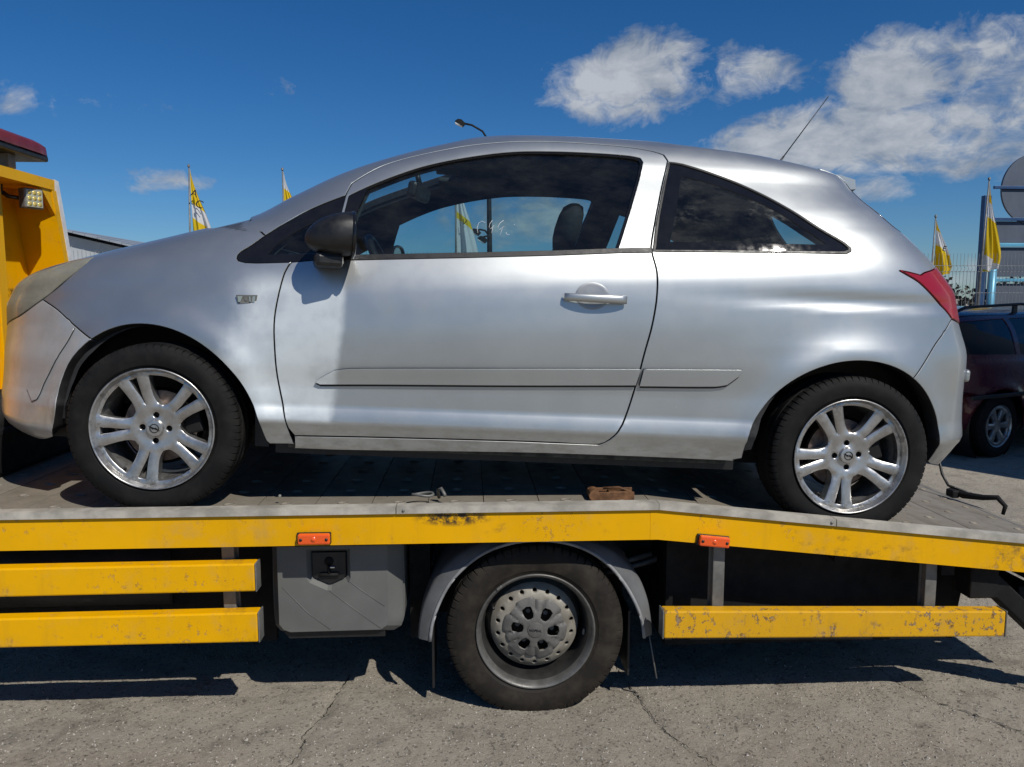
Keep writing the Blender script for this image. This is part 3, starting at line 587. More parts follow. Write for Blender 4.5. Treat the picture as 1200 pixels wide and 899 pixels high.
# ---------------------------------------------------------------- wheels
def tyre_mesh(Rt, Rb, W, npitch=72, depth=0.004, name='tyre', sq=1.0):
    """tyre about the Y axis: rounded sidewalls, ribs and shoulder blocks cut by lateral grooves"""
    h = Rt-Rb; w = W/2
    prof = [(Rb-0.004, -w*0.86), (Rb+0.004, -w*0.90), (Rb+h*0.10, -w*0.925), (Rb+h*0.13, -w*0.955), (Rb+h*0.30, -w*1.0), (Rb+h*0.50, -w*1.015), (Rb+h*0.68, -w*0.995), (Rb+h*0.72, -w*0.975), (Rb+h*0.80, -w*0.955),
            (Rb+h*0.90, -w*0.90), (Rb+h*0.955, -w*0.84), (Rt-0.0035, -w*0.76), (Rt-0.0012, -w*0.62)]
    tread = [(Rt-0.0008, -w*0.58), (Rt-0.008, -w*0.56), (Rt-0.008, -w*0.50), (Rt, -w*0.48), (Rt, -w*0.12), (Rt-0.008, -w*0.10), (Rt-0.008, -w*0.03), (Rt, -w*0.01)]
    half = prof+tread; full = half+[(r_, -y) for r_, y in half[::-1]]
    n0 = 8; lat = set(range(9, 14)) | set(len(full)-1-k for k in range(9, 14))
    vs = []; na = npitch*4; m = len(full)
    for i in range(na):
        p, q = divmod(i, 4); a = 2*math.pi*(p+(0, 0.78, 0.82, 0.96)[q])/npitch; low = q in (2, 3)
        for k, (r_, y) in enumerate(full):
            rr = r_-(depth if (low and k in lat) else 0)
            if low and k in (8, len(full)-9): rr -= depth*0.5
            z = rr*math.sin(a)
            vs.append((rr*math.cos(a), y, z))
    fs = [(i*m+k, i*m+k+1, ((i+1) % na)*m+k+1, ((i+1) % na)*m+k) for i in range(na) for k in range(m-1)]
    me = bpy.data.meshes.new(name); me.from_pydata(vs, [], fs)
    bm = bmesh.new(); bm.from_mesh(me); bmesh.ops.recalc_face_normals(bm, faces=bm.faces); bm.to_mesh(me); bm.free()
    me.polygons.foreach_set('use_smooth', [True]*len(me.polygons)); me.set_sharp_from_angle(angle=R(28)); return me
def arc_poly(pts_polar, n=6):
    return [(r_*math.cos(a), r_*math.sin(a)) for r_, a in pts_polar]
def plate_mesh(outer, holes, yf, thick, name, draft=0.0, step=0.012, bev=0.0025, mid=True):
    """flat part in the XZ plane facing -Y, its front at y=yf(r), with real holes whose walls go back by `thick`"""
    loops = [resample(l, step) for l in [outer]+holes]
    A = np.array(loops[0]); lo, hi = A.min(0), A.max(0); gx, gy = np.meshgrid(np.arange(lo[0], hi[0], step), np.arange(lo[1], hi[1], step))
    G = np.stack([gx, gy], -1).reshape(-1, 2)+RNG.uniform(-1e-4, 1e-4, (gx.size, 2)); G = G[in_poly(G, loops[0])]
    for h in loops[1:]: G = G[~in_poly(G, h)]
    ok = np.ones(len(G), bool)
    for l in loops: ok &= dist_poly(G, l) > step*0.55
    V, F, idx = cdt(loops, G[ok].tolist())
    r_ = np.hypot(V[:, 0], V[:, 1]); verts = [(x, yf(math.hypot(x, z), math.atan2(z, x)), z) for x, z in V]; faces = [tuple(int(i) for i in f) for f in F]
    for li, ix in enumerate(idx):
        L = V[ix]; k = len(ix); t = np.roll(L, -1, 0)-np.roll(L, 1, 0); t /= np.maximum(np.linalg.norm(t, axis=1, keepdims=True), 1e-9); out = np.stack([t[:, 1], -t[:, 0]], -1)
        area = 0.5*np.sum(L[:, 0]*np.roll(L[:, 1], -1)-np.roll(L[:, 0], -1)*L[:, 1])
        if area < 0: out = -out
        if li > 0: out = -out
        b0 = len(verts); yb = np.array([verts[i][1] for i in ix])
        for off, dy in ((bev, bev), (bev+draft, thick)):
            q = L+out*off; verts += [(q[i, 0], yb[i]+dy, q[i, 1]) for i in range(k)]
        for i in range(k):
            j = (i+1) % k; faces += [(ix[i], ix[j], b0+j, b0+i), (b0+i, b0+j, b0+k+j, b0+k+i)]
    me = bpy.data.meshes.new(name); me.from_pydata(verts, [], faces)
    bm = bmesh.new(); bm.from_mesh(me); bmesh.ops.recalc_face_normals(bm, faces=bm.faces); bm.to_mesh(me); bm.free()
    me.polygons.foreach_set('use_smooth', [True]*len(me.polygons)); me.set_sharp_from_angle(angle=R(50)); return me
def circle(r_, n=48, c=(0, 0)): return [(c[0]+r_*math.cos(2*math.pi*i/n), c[1]+r_*math.sin(2*math.pi*i/n)) for i in range(n)]
def alloy_meshes(phase, RT=0.312, RB=0.209, W=0.195):
    holes = []
    for k in range(5):
        a = R(phase+36+72*k)       # window between two pairs of spokes
        P = []
        for i in range(9): t = -1+2*i/8; P.append((0.190, a+R(19.3)*t))
        P += [(0.172, a+R(19.5)), (0.14, a+R(18.8)), (0.115, a+R(17.0)), (0.098, a+R(13.5)), (0.087, a+R(8)), (0.084, a), (0.087, a-R(8)), (0.098, a-R(13.5)), (0.115, a-R(17.0)), (0.14, a-R(18.8)), (0.172, a-R(19.5))]
        holes.append(smooth_pts(arc_poly(P), corner=40))
        b = R(phase+72*k)          # slot inside the pair
        P = [(0.188, b-R(4.6)), (0.188, b+R(4.6)), (0.15, b+R(3.8)), (0.12, b+R(2.2)), (0.092, b+R(1.2)), (0.084, b), (0.092, b-R(1.2)), (0.12, b-R(2.2)), (0.15, b-R(3.8))]
        holes.append(smooth_pts(arc_poly(P), corner=40))
    for k in range(4): holes.append(circle(0.0125, 14, (0.046*math.cos(R(phase-24+90*k)), 0.046*math.sin(R(phase-24+90*k)))))
    def yf(r_, a):
        base = -0.062-0.020*min(1, max(0, (r_-0.05)/0.15))**0.8
        dd = (math.degrees(a)-phase) % 72; dd = min(dd, 72-dd)          # angle from the pair centre line
        if r_ > 0.085: base += 0.0045*min(1, abs(dd-9.5)/8.0)**2
        return base-0.006*math.exp(-(r_/0.03)**2)
    face = plate_mesh(circle(0.2015, 96), holes, yf, 0.050, 'rim_face', draft=-0.005, step=0.009, bev=0.0016)
    bar = MB().lathe([(0.215, -0.0965), (0.2135, -0.100), (0.2105, -0.0995), (0.2080, -0.095), (0.2060, -0.088), (0.2020, -0.0835), (0.2005, -0.076), (0.1980, -0.050), (0.1860, -0.030), (0.1800, 0.02), (0.185, 0.085), (0.212, 0.097)], 96)
    bar = bar.mesh('rim'); 
    return face, bar
def make_alloy_wheel(phase, loc, parent, flip=False, meshes={}):
    key = round(phase)
    if 'tyre' not in meshes: meshes['tyre'] = tyre_mesh(0.300, 0.2135, 0.200)
    if key not in meshes: meshes[key] = alloy_meshes(phase)
    w = empty('wheel', loc, (0, 0, math.pi if flip else 0), parent)
    mk('tyre', meshes['tyre'], RUBBER, w)
    face, bar = meshes[key]
    mk('rim', bar, ALLOY, w); mk('spokes', face, ALLOY, w)
    b = MB()
    for k in range(4):
        a = R(phase-24+90*k); b2 = MB().lathe([(0.0, -0.046), (0.0075, -0.046), (0.0085, -0.043), (0.0085, -0.02)], 6, (0.046*math.cos(a), 0, 0.046*math.sin(a)), smooth=False)
        b2.build('wheel_bolt', DARKM, w)
    MB().lathe([(0.0, -0.0775), (0.022, -0.077), (0.0275, -0.0755), (0.0300, -0.071), (0.031, -0.060)], 40).build('centre_cap', ALLOY, w, sharp=35)
    # ring with a horizontal lightning flash, as on the cap
    e = MB(); pr = [(0.0165, -0.0775), (0.0160, -0.0792), (0.0140, -0.0792), (0.0135, -0.0775)]; e.lathe(pr, 36)
    rot = R({101: 20}.get(key, 0)+(-18 if key > 100 else 55)); cr, sr = math.cos(rot), math.sin(rot)
    z1 = [(-0.021, 0.0022), (0.0005, 0.0022), (0.004, 0.0052), (0.021, -0.0022), (-0.0005, -0.0022), (-0.004, -0.0052)]
    e.prism([(x*cr-z*sr, x*sr+z*cr) for x, z in z1], -0.0796, -0.0768); e.build('emblem', DARKM, w)
    MB().tube([(0.186*math.cos(R(-125)), -0.058, 0.186*math.sin(R(-125))), (0.176*math.cos(R(-125)), -0.078, 0.176*math.sin(R(-125)))], 0.0045, 8).build('valve', BLACK, w)
    MB().lathe([(0.05, -0.02), (0.06, -0.032), (0.062, -0.016), (0.128, -0.014), (0.13, 0.006), (0.05, 0.01)], 48).build('brake_disc', DISC, w, sharp=30)
    c = MB(); 
    for a0 in (R(15),):
        c.box(0.085, 0.15, -0.035, 0.035, -0.05, 0.05, 0.008, Matrix.Rotation(-a0, 4, 'Y'))
    c.build('brake_caliper', DARKM, w)
    MB().lathe([(0.0, 0.03), (0.135, 0.03), (0.14, 0.0)], 32).build('dust_shield', DARKM, w)
    return w

# ---------------------------------------------------------------- the silver hatchback
OX, OZ, PITCH, CARY = 0.1306, 0.7269, 0.050243, 3.55
car = empty('hatchback_car', (OX, CARY, OZ), (0, PITCH, 0))
tag(car, 'silver three-door hatchback standing on the yellow recovery truck', 'car')
BD = Body(S0, car)
D = lambda S, zl: (S, BD.T(zl))
tr = TRACE
fen = BD.dom(tr['fender'], closed=True)
door_o = BD.dom(tr['door_outer'], closed=True); door_h = BD.dom(tr['door_hole'], closed=True)
tri = BD.dom(tr['tri'], closed=True); triG = BD.dom(tr['tri_glass'], closed=True)
qw = BD.dom(tr['quarter_win'], closed=True, corner=40); qg = BD.dom(tr['quarter_glass'], closed=True, corner=20)
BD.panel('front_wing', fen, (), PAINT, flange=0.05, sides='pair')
def seg(key, i0=None, i1=None, rev=False):
    p = tr[key][i0:i1]; p = p[::-1] if rev else p
    return BD.dom(p, closed=False)
door_rev = tr['door_outer']
# index of the belt corner (388,303) is 11, the door's rear foot (702,521) is 38
up_front = BD.dom(tr['door_outer'][12:38+1], closed=False)      # A-post top, over the roof edge, down the rear seam
sill_line = BD.dom([tr['door_outer'][i] for i in (38, 39, 40, 41, 0)], closed=False)
# shell: sill, rear quarter, roof, A-post
shell = []
shell += BD.dom([tr['fender'][-24]]+tr['sill_bottom'][:], closed=False)
shell += BD.dom([(0.815, 0.2745)]+tr['arch_rear'], closed=False)
shell += BD.dom(tr['seam_rear'], closed=False)
shell += BD.dom(tr['tail'][::-1], closed=False)
tip = tr['tail'][0]
tail_top = BD.dom([tip, (tip[0]+.045, tip[1]-.004), (tip[0]+.10, tip[1]-.012)], closed=False)
shell += tail_top
e1 = (2.185, BD.T(0.885)); shell += [e1, (2.165, BD.T(0.96)), (2.118, BD.T(1.05)), (2.105, BD.T(1.15)), (2.118, BD.T(1.26)), (2.128, BD.T(1.335))]
shell += [(2.105, BD.T(1.366)), (2.04, BD.T(1.392)), (2.30, BD.T(1.414)), (2.85, BD.T(1.434)), (2.85, S0.T[-1]-.0025), (-2.85, S0.T[-1]-.0025), (-2.85, BD.T(1.470))]
ws = [(-2.85, BD.T(1.470)), (-2.6, BD.T(1.467)), (-2.36, BD.T(1.455)), (-2.255, BD.T(1.43)), (-2.25, BD.T(1.38)), (-2.27, BD.T(1.28)), (-2.29, BD.T(1.20)), (-2.32, BD.T(1.165))]
shell += ws[1:]
al = BD.dom(tr['apillar_low'], closed=False)
shell += [al[1]]
tri_top = BD.dom(tr['tri'][8:12], closed=False)      # (311,276) -> (405,229)
shell += tri_top
shell += up_front[1:]
shell += sill_line
BD.panel('body_shell', shell, [qw], PAINT, flange=0.05, sides='both')
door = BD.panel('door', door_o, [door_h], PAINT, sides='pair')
ddoor, fdoor = door
# windscreen, cowl, bonnet
cowlS = al[1]
ws_loop = ws+[(-2.85, BD.T(1.172))]
BD.panel('windscreen', ws_loop, (), GLASS_W, sides='both', flange=0, off=-0.003)
cowl = [(-2.85, BD.T(1.171)), (-2.33, BD.T(1.164)), (cowlS[0]-0.02, cowlS[1]), (-2.85, BD.T(1.142))]
BD.panel('cowl', cowl, (), BLACK, sides='both', off=-0.008, flange=.01)
seamF = BD.dom(tr['fender'][-5:]+tr['fender'][:1], closed=False)   # (292,258) ... (111,301)
ht = BD.dom(tr['headlight_top'][1:], closed=False)
bonnet = [(-2.85, BD.T(1.14))]+[(cowlS[0]-0.02, cowlS[1])]+seamF+[p for p in ht]+[(-2.60, BD.T(0.935)), (-2.85, BD.T(0.945))]
BD.panel('bonnet', bonnet, (), PAINT, sides='both')
# headlamp
hl_low = BD.dom([tr['fender'][0]]+tr['fender'][1:4]+tr['headlight_low'][1:], closed=False)
head = hl_low+[(-2.62, BD.T(0.80)), (-2.60, BD.T(0.93))]+ht[::-1]
hl = BD.panel('headlamp', head, (), LENS_HEAD, sides='pair', flange=0.01, off=0.001)
for o, sd in zip(hl, (0, 1)):
    BD.panel('reflector', head, (), REFLECT, parent=o, sides=('near', 'far')[sd], gap=0.006, flange=0, off=-0.045)
    for (x, y, z, r_) in ((-1.76, -0.52, 0.735, 0.048), (-1.86, -0.42, 0.715, 0.045)):
        MB().lathe([(0.0, 0.03), (r_*.5, 0.024), (r_*.85, 0.008), (r_, 0)], 28, axis='Z').build('lamp_bowl', REFLECT, o, (x, y*(1 if sd == 0 else -1), z), (0.9 if sd == 0 else -0.9, -0.6, 0))
# front bumper and grille
fb = BD.dom(tr['fender'][3:8], closed=False)        # (50,351) ... (107,397)
bl = BD.dom([tr['headlight_low'][i] for i in (2, 1, 0)], closed=False)
afb = BD.dom(tr['arch_front_bumper'], closed=False)
bump = [(-2.85, BD.T(0.175)), (-2.35, BD.T(0.18)), (-2.08, BD.T(0.215))]+afb[::-1]+fb[::-1]+BD.dom([tr['headlight_low'][0], tr['headlight_low'][1], tr['headlight_low'][2], tr['headlight_low'][3]], closed=False)+[(-2.62, BD.T(0.79)), (-2.66, BD.T(0.66)), (-2.85, BD.T(0.66))]
BD.panel('front_bumper', bump, (), SCUFF, flange=0.05, sides='both')
ins = BD.dom(tr['insert'], closed=True, corner=50)
BD.panel('bumper_insert', ins, (), SCUFF, sides='pair', gap=0, flange=.012, off=0.006, dense=.02)
BD.panel('grille', [(-2.85, BD.T(0.667)), (-2.655, BD.T(0.667)), (-2.62, BD.T(0.80)), (-2.60, BD.T(0.925)), (-2.85, BD.T(0.935))], (), BLACK, sides='both', off=-0.03)
# rear bumper, tail lamps, tailgate, rear window, spoiler
arb = BD.dom(tr['arch_rear_bumper'], closed=False); srm = BD.dom(tr['seam_rear'], closed=False)
rb = arb+[(2.2, BD.T(0.24)), (2.85, BD.T(0.22)), (2.85, BD.T(0.62)), (2.5, BD.T(0.63)), (2.30, BD.T(0.685))]+srm[::-1]
BD.panel('rear_bumper', rb, (), PAINT, flange=0.05, sides='both')
tl = BD.dom(tr['tail'], closed=False)+[(2.30, BD.T(0.69)), (2.40, BD.T(0.76)), (2.36, BD.T(0.86)), e1]+tail_top[::-1][:-1]
tls = BD.panel('tail_lamp', tl, (), RED_LENS, sides='pair', flange=0.02, off=0.003)
tg = [(2.85, BD.T(0.632)), (2.5, BD.T(0.642)), (2.32, BD.T(0.695)), (2.41, BD.T(0.76)), (2.37, BD.T(0.865)), (2.20, BD.T(0.892)), (2.172, BD.T(0.965)), (2.15, BD.T(1.02)), (2.85, BD.T(1.00))]
tgo = BD.panel('tailgate', tg, (), PAINT, sides='both')[0]
BD.panel('rear_window', [(2.85, BD.T(1.002)), (2.20, BD.T(1.025)), (2.18, BD.T(1.15)), (2.19, BD.T(1.26)), (2.19, BD.T(1.335)), (2.85, BD.T(1.36))], (), GLASS_W, parent=tgo, sides='both', flange=0.0, off=-0.002)
BD.panel('rear_window_seal', [(2.152, BD.T(1.024)), (2.124, BD.T(1.055)), (2.111, BD.T(1.15)), (2.124, BD.T(1.26)), (2.134, BD.T(1.335)), (2.28, BD.T(1.34)), (2.28, BD.T(1.26)), (2.27, BD.T(1.15)), (2.28, BD.T(1.026))], (), GLOSSBLACK, parent=tgo, sides='pair', gap=0.001, flange=0.012, off=0.001)
sp = BD.panel('spoiler', [(2.135, BD.T(1.338)), (2.108, BD.T(1.368)), (2.045, BD.T(1.394)), (2.30, BD.T(1.416)), (2.85, BD.T(1.436)), (2.85, BD.T(1.362))], (), PAINT, sides='both', off=0.002, flange=.02)
# spoiler lip: a wedge with a cut-off tail standing off the rear window
spm = MB(); ns_ = 25
for i in range(ns_):
    u_ = -1+2*i/(ns_-1); yy = 0.475*u_; k = 1-0.55*abs(u_)**3
    xe = 1.352+0.075*(1-abs(u_)**2.5)
    zt_ = 1.383-0.012*abs(u_)**2
    spm.v += [(1.20, yy, zt_+0.012), (1.29, yy, zt_+0.010), (xe, yy, zt_-0.006), (xe+0.006, yy, zt_-0.042), (xe-0.02, yy, zt_-0.046), (1.24, yy, zt_-0.04)]
for i in range(ns_-1):
    for k in range(6): a = i*6+k; b = i*6+(k+1) % 6; spm.f.append((a, b, b+6, a+6)); spm.sm.append(True)
spm.f += [(0, 1, 2, 3, 4, 5), tuple((ns_-1)*6+k for k in (5, 4, 3, 2, 1, 0))]; spm.sm += [False]*2
spm.build('spoiler_lip', PAINT, sp[0], sharp=35)
# small reflector/nub on the bumper corner
def on(x, z, off=0.0): 
    S, T = S0.ST(np.array([x]), np.array([z])); P, n, a, b = surf_P(S0, S, T, off); return Vector(P[0]), Vector(n[0])
P, N = on(1.800, 0.610)
nb = MB().box(-0.028, 0.030, -0.016, 0.014, -0.024, 0.024, 0.010)
o = nb.build('towing_eye_cover', PAINT, car, P, N.to_track_quat('-Y', 'Z').to_euler())
# window glass
def ring(name, loop_dom, w_in, mat, parent, off, sides, thick=0.004):
    L = np.array(resample(loop_dom, 0.018)); area = 0.5*np.sum(L[:, 0]*np.roll(L[:, 1], -1)-np.roll(L[:, 0], -1)*L[:, 1])
    if area < 0: L = L[::-1]
    t = np.roll(L, -1, 0)-np.roll(L, 1, 0)
    t /= np.maximum(np.linalg.norm(t, axis=1, keepdims=True), 1e-9); inn = np.stack([-t[:, 1], t[:, 0]], -1)
    return BD.panel(name, loop_dom, [[tuple(p) for p in (L+inn*w_in)[::1]]], mat, parent=parent, gap=0.0004, flange=thick, off=off, sides=sides, dense=0.03)
for o, sd in zip(door, ('near', 'far')):
    BD.panel('window_glass', door_h, (), GLASS, parent=o, sides=sd, gap=0.004, flange=0, off=-0.012)
    ring('window_seal', door_h, 0.012, GLOSSBLACK, o, -0.003, sd, 0.010)
    # black sash panel at the front of the window and belt strip below it
    sash = BD.dom([tr['door_hole'][0], tr['door_hole'][1], tr['door_hole'][2], tr['zebra'][1], tr['zebra'][2]])
    BD.panel('sash_panel', sash, (), GLOSSBLACK, parent=o, sides=sd, gap=0.0005, flange=.01, off=-0.0015)
    dh = tr['door_hole']; belt = [dh[0], dh[16], dh[15], dh[14], (0.470, 1.0255), (0.4715, 1.0105), (0.40, 1.0065), (0.1257, 0.984), (-0.1793, 0.960), (-0.62, 0.9255)]
    bt = [(-0.655, 0.9405), (-0.1793, 0.9745), (0.1257, 0.998), (0.3536, 1.0185), (0.4700, 1.0275), (0.4725, 1.0105), (0.3536, 1.0025), (0.1257, 0.982), (-0.1793, 0.958), (-0.62, 0.926)]
    BD.panel('belt_strip', BD.dom(bt, smooth=False), (), BLACK, parent=o, sides=sd, gap=0.0, flange=.012, off=0.003, dense=.03)
    BD.panel('rubbing_strip', BD.dom(tr['trim_door'], closed=True, corner=20), (), PAINT, parent=o, sides=sd, gap=0.0, flange=.016, off=0.014, dense=.012)
    BD.panel('strip_shadow_gap', BD.dom([(x, z-0.009 if k > 4 or k == 0 else z) for k, (x, z) in enumerate(tr['trim_door'])], closed=True, corner=20), (), BLACK, parent=o, sides=sd, gap=0.0, flange=.002, off=0.0022, dense=.02)  # black sliver below the strip, its shade painted in
for sd in ('near', 'far'):
    BD.panel('rubbing_strip', BD.dom(tr['trim_quarter'], closed=True, corner=20), (), PAINT, sides=sd, gap=0.0, flange=.016, off=0.014, dense=.012)
    BD.panel('strip_shade', BD.dom([(x+(0.003 if k in (0, 5) else 0), z-0.009 if k > 1 else z) for k, (x, z) in enumerate(tr['trim_quarter'])], closed=True, corner=20), (), BLACK, sides=sd, gap=0.0, flange=.002, off=0.0022, dense=.02)  # dark line under the quarter strip, shade put in as a black sliver
    fw_ = BD.panel('front_quarter_window', tri, [triG], GLOSSBLACK, sides=sd, gap=0.001, flange=.006, off=-0.003, dense=.03)[0]
    BD.panel('pane', triG, (), GLASS, parent=fw_, sides=sd, gap=0.0, flange=0, off=-0.005)
    q_ = BD.panel('rear_quarter_window', qw, [qg], GLOSSBLACK, sides=sd, gap=0.0015, flange=.006, off=-0.004, dense=.03)[0]
    BD.panel('pane', qg, (), GLASS_Q, parent=q_, sides=sd, gap=0.0, flange=0, off=-0.006)
    ring('seal', qw, 0.011, BLACK, q_, 0.0005, sd, 0.006)
# cabin lining: the same surface set inwards, open at the windows
lb = [(-2.85, BD.T(0.30))]
def arc_in(cx0, n=18, r_=0.375):
    return [(cx0+r_*math.cos(math.pi-math.pi*i/n), 0.305+r_*math.sin(math.pi-math.pi*i/n)) for i in range(n+1)]
lining_loop = [(-2.85, BD.T(0.31))]+BD.dom(arc_in(-1.257), smooth=False)+BD.dom([(-0.8, 0.29), (0.8, 0.29)], smooth=False)+BD.dom(arc_in(1.257)[:-1]+[(1.64, 0.33)], smooth=False)+[(2.85, BD.T(0.31)), (2.85, S0.T[-1]-.0025), (-2.85, S0.T[-1]-.0025)]
def grow(loop, d):
    L = np.array(resample(loop, .02)); area = 0.5*np.sum(L[:, 0]*np.roll(L[:, 1], -1)-np.roll(L[:, 0], -1)*L[:, 1])
    t = np.roll(L, -2, 0)-np.roll(L, 2, 0); t /= np.maximum(np.linalg.norm(t, axis=1, keepdims=True), 1e-9); o_ = np.stack([t[:, 1], -t[:, 0]], -1)*(1 if area > 0 else -1)
    return [tuple(p) for p in (L+o_*d)]
ws_cut = [(-2.85, BD.T(1.466)), (-2.38, BD.T(1.452)), (-2.27, BD.T(1.428)), (-2.265, BD.T(1.37)), (-2.29, BD.T(1.24)), (-2.36, BD.T(1.12)), (-2.85, BD.T(1.11))]
rw_cut = [(2.85, BD.T(1.05)), (2.26, BD.T(1.06)), (2.26, BD.T(1.30)), (2.85, BD.T(1.35))]
# notch the two windows out of the outer loop (they touch the centre line)
lining_loop = [(-2.85, BD.T(0.31))]+BD.dom(arc_in(-1.257), smooth=False)+BD.dom([(-0.8, 0.29), (0.8, 0.29)], smooth=False)+BD.dom(arc_in(1.257)[:-1]+[(1.64, 0.33)], smooth=False)+[(2.85, BD.T(0.31))]+rw_cut+[(2.85, S0.T[-1]-.0025), (-2.85, S0.T[-1]-.0025)]+ws_cut
dglass = BD.dom([tr['zebra'][1]]+[tr['door_hole'][2]]+tr['door_hole'][3:14]+[tr['door_hole'][14], tr['door_hole'][15], tr['door_hole'][16], (-0.60, 0.945)], closed=True)
BD.panel('cabin_lining', lining_loop, [dglass, triG, qg], LINING, sides='both', gap=-0.002, flange=0, off=-0.034)
# floor, bulkheads, wheel housings
under = MB(); under.box(-0.86, 0.86, -0.72, 0.72, 0.215, 0.25); under.box(-1.85, 1.72, -0.50, 0.50, 0.20, 0.34); under.box(1.60, 1.76, -0.50, 0.50, 0.22, 0.5); under.box(-1.90, -1.62, -0.45, 0.45, 0.20, 0.55); under.box(-0.93, -0.88, -0.74, 0.74, 0.24, 0.85)
under.build('floor_pan', BLACK, car)
mlow = MB()
for x0, x1, z0, z1 in ((-0.80, 0.80, 0.250, 0.290),): mlow.box(x0, x1, -0.790, -0.760, z0, z1, .004)
mlow.build('sill_seam', simple('underseal', (0.06, 0.058, 0.05), 0.8, 0, 0.5, 20, 0.5, 90), car)
for cx0 in (-1.257, 1.257):
    for sgn in (-1, 1):
        L = MB(); L.lathe([(0.40, -0.69), (0.40, -0.62), (0.395, -0.50), (0.02, -0.50)], 36, (cx0, 0, 0.305), a0=R(-6), a1=R(186))
        if sgn == 1: L.v = [(x, -y, z) for x, y, z in L.v]
        L.build('wheel_housing', BLACK, car)
# dashboard, steering wheel, seats, mirror, belts
dash = MB().prism([(-1.02, 0.55), (-0.62, 0.55), (-0.60, 0.78), (-0.66, 0.88), (-0.75, 0.925), (-0.98, 0.985), (-1.06, 0.94)], -0.66, 0.66)
dash.build('dashboard', LINING, car)
bin_ = MB().box(-0.80, -0.62, 0.20, 0.54, 0.90, 0.965, .03); bin_.build('instrument_hood', LINING, car)
st = MB(); th = np.linspace(0, 2*math.pi, 41); st.tube([(0, 0.185*math.cos(t), 0.185*math.sin(t)) for t in th], 0.016, 8, cap=False)
st.beam((0, -0.17, 0.0), (0, 0.17, 0.0), 0.03, 0.05, (1, 0, 0), .008); st.beam((0, 0, 0), (0, 0, -0.17), 0.03, 0.05, (1, 0, 0), .008); st.lathe([(0, 0.0)], 3) if False else None
st.build('steering_wheel', BLACK, car, (-0.50, -0.36, 0.875), (0, R(-28), 0))
def seat_mesh(sgn, x0, z0, name='seat'):
    o = empty(name, (x0, 0.35*sgn, 0), (0, 0, 0), car)
    m = MB(); m.prism([(-0.27, 0.32), (0.22, 0.30), (0.25, 0.42), (0.20, 0.47), (-0.22, 0.50), (-0.29, 0.46)], -0.245, 0.245)
    m.build('seat_cushion', SEAT, o, sharp=40)
    # backrest: rounded slab leaning back
    bk = MB(); rows = [(0.16, 0.42, .22, .07), (0.22, 0.60, .245, .075), (0.29, 0.78, .25, .07), (0.345, 0.90, .235, .06), (0.375, 0.965, .19, .05), (0.385, 0.99, .12, .03)]
    for (x, z, hw, th_) in rows:
        for k in range(16):
            a = 2*math.pi*k/16; c_, s_ = math.cos(a), math.sin(a); bk.v.append((x+th_*abs(c_)**.7*(1 if c_ > 0 else -1), hw*abs(s_)**.5*(1 if s_ > 0 else -1), z+0.02*c_))
    for i in range(len(rows)-1):
        for k in range(16): bk.f.append((i*16+k, i*16+(k+1) % 16, (i+1)*16+(k+1) % 16, (i+1)*16+k)); bk.sm.append(True)
    bk.f.append(tuple((len(rows)-1)*16+k for k in range(16))); bk.sm.append(True); bk.build('backrest', SEAT, o)
    hr = MB(); rws = [(-.088, .05, .030), (-.078, .092, .042), (-.04, .122, .052), (0, .130, .054), (.045, .120, .050), (.078, .088, .040), (.09, .045, .022)]
    for (z, hw, th_) in rws:
        for k in range(16):
            a = 2*math.pi*k/16; hr.v.append((th_*math.cos(a)+z*.22, hw*math.sin(a), z*1.05))
    for i in range(len(rws)-1):
        for k in range(16): hr.f.append((i*16+k, i*16+(k+1) % 16, (i+1)*16+(k+1) % 16, (i+1)*16+k)); hr.sm.append(True)
    hr.f += [tuple(range(16)), tuple((len(rws)-1)*16+k for k in range(16))]; hr.sm += [True]*2
    hr.build('headrest', SEAT, o, (0.415, 0, 1.125))
    for dy in (-.055, .055): MB().tube([(0.385, dy, 0.96), (0.40, dy, 1.07)], 0.006, 8).build('headrest_post', CHROME, o)
    return o
seat_mesh(-1, -0.195, 0, 'seat'); seat_mesh(1, -0.12, 0, 'seat')
rs = MB(); rs.box(0.55, 1.05, -0.60, 0.60, 0.30, 0.50, .05); rs.beam((1.02, 0, 0.45), (1.22, 0, 0.98), 1.16, 0.12, (0, 1, 0) if False else (-1, 0, 0.3), .03); rs.build('rear_bench', SEAT, car)
for y in (-0.34, 0.34):
    m = MB().box(-0.04, 0.04, -0.12, 0.12, -0.07, 0.07, .03); m.build('rear_headrest', SEAT, car, (1.20, y, 1.03), (0, R(15), 0))
ps = MB().prism([(1.25, 0.93), (1.66, 0.90), (1.66, 0.93), (1.25, 0.96)], -0.55, 0.55); ps.build('parcel_shelf', LINING, car)
im = MB().box(-0.02, 0.025, -0.12, 0.12, -0.035, 0.035, .015); im.tube([(0, 0, 0.03), (-0.03, 0, 0.09)], 0.012); im.build('interior_mirror', BLACK, car, (-0.42, -0.02, 1.275), (0, R(10), R(-12)))
for y in (-0.50, 0.10): MB().box(-0.34, -0.20, y, y+.40, 1.345, 1.365, .006).build('sun_visor', HEADLIN, car)
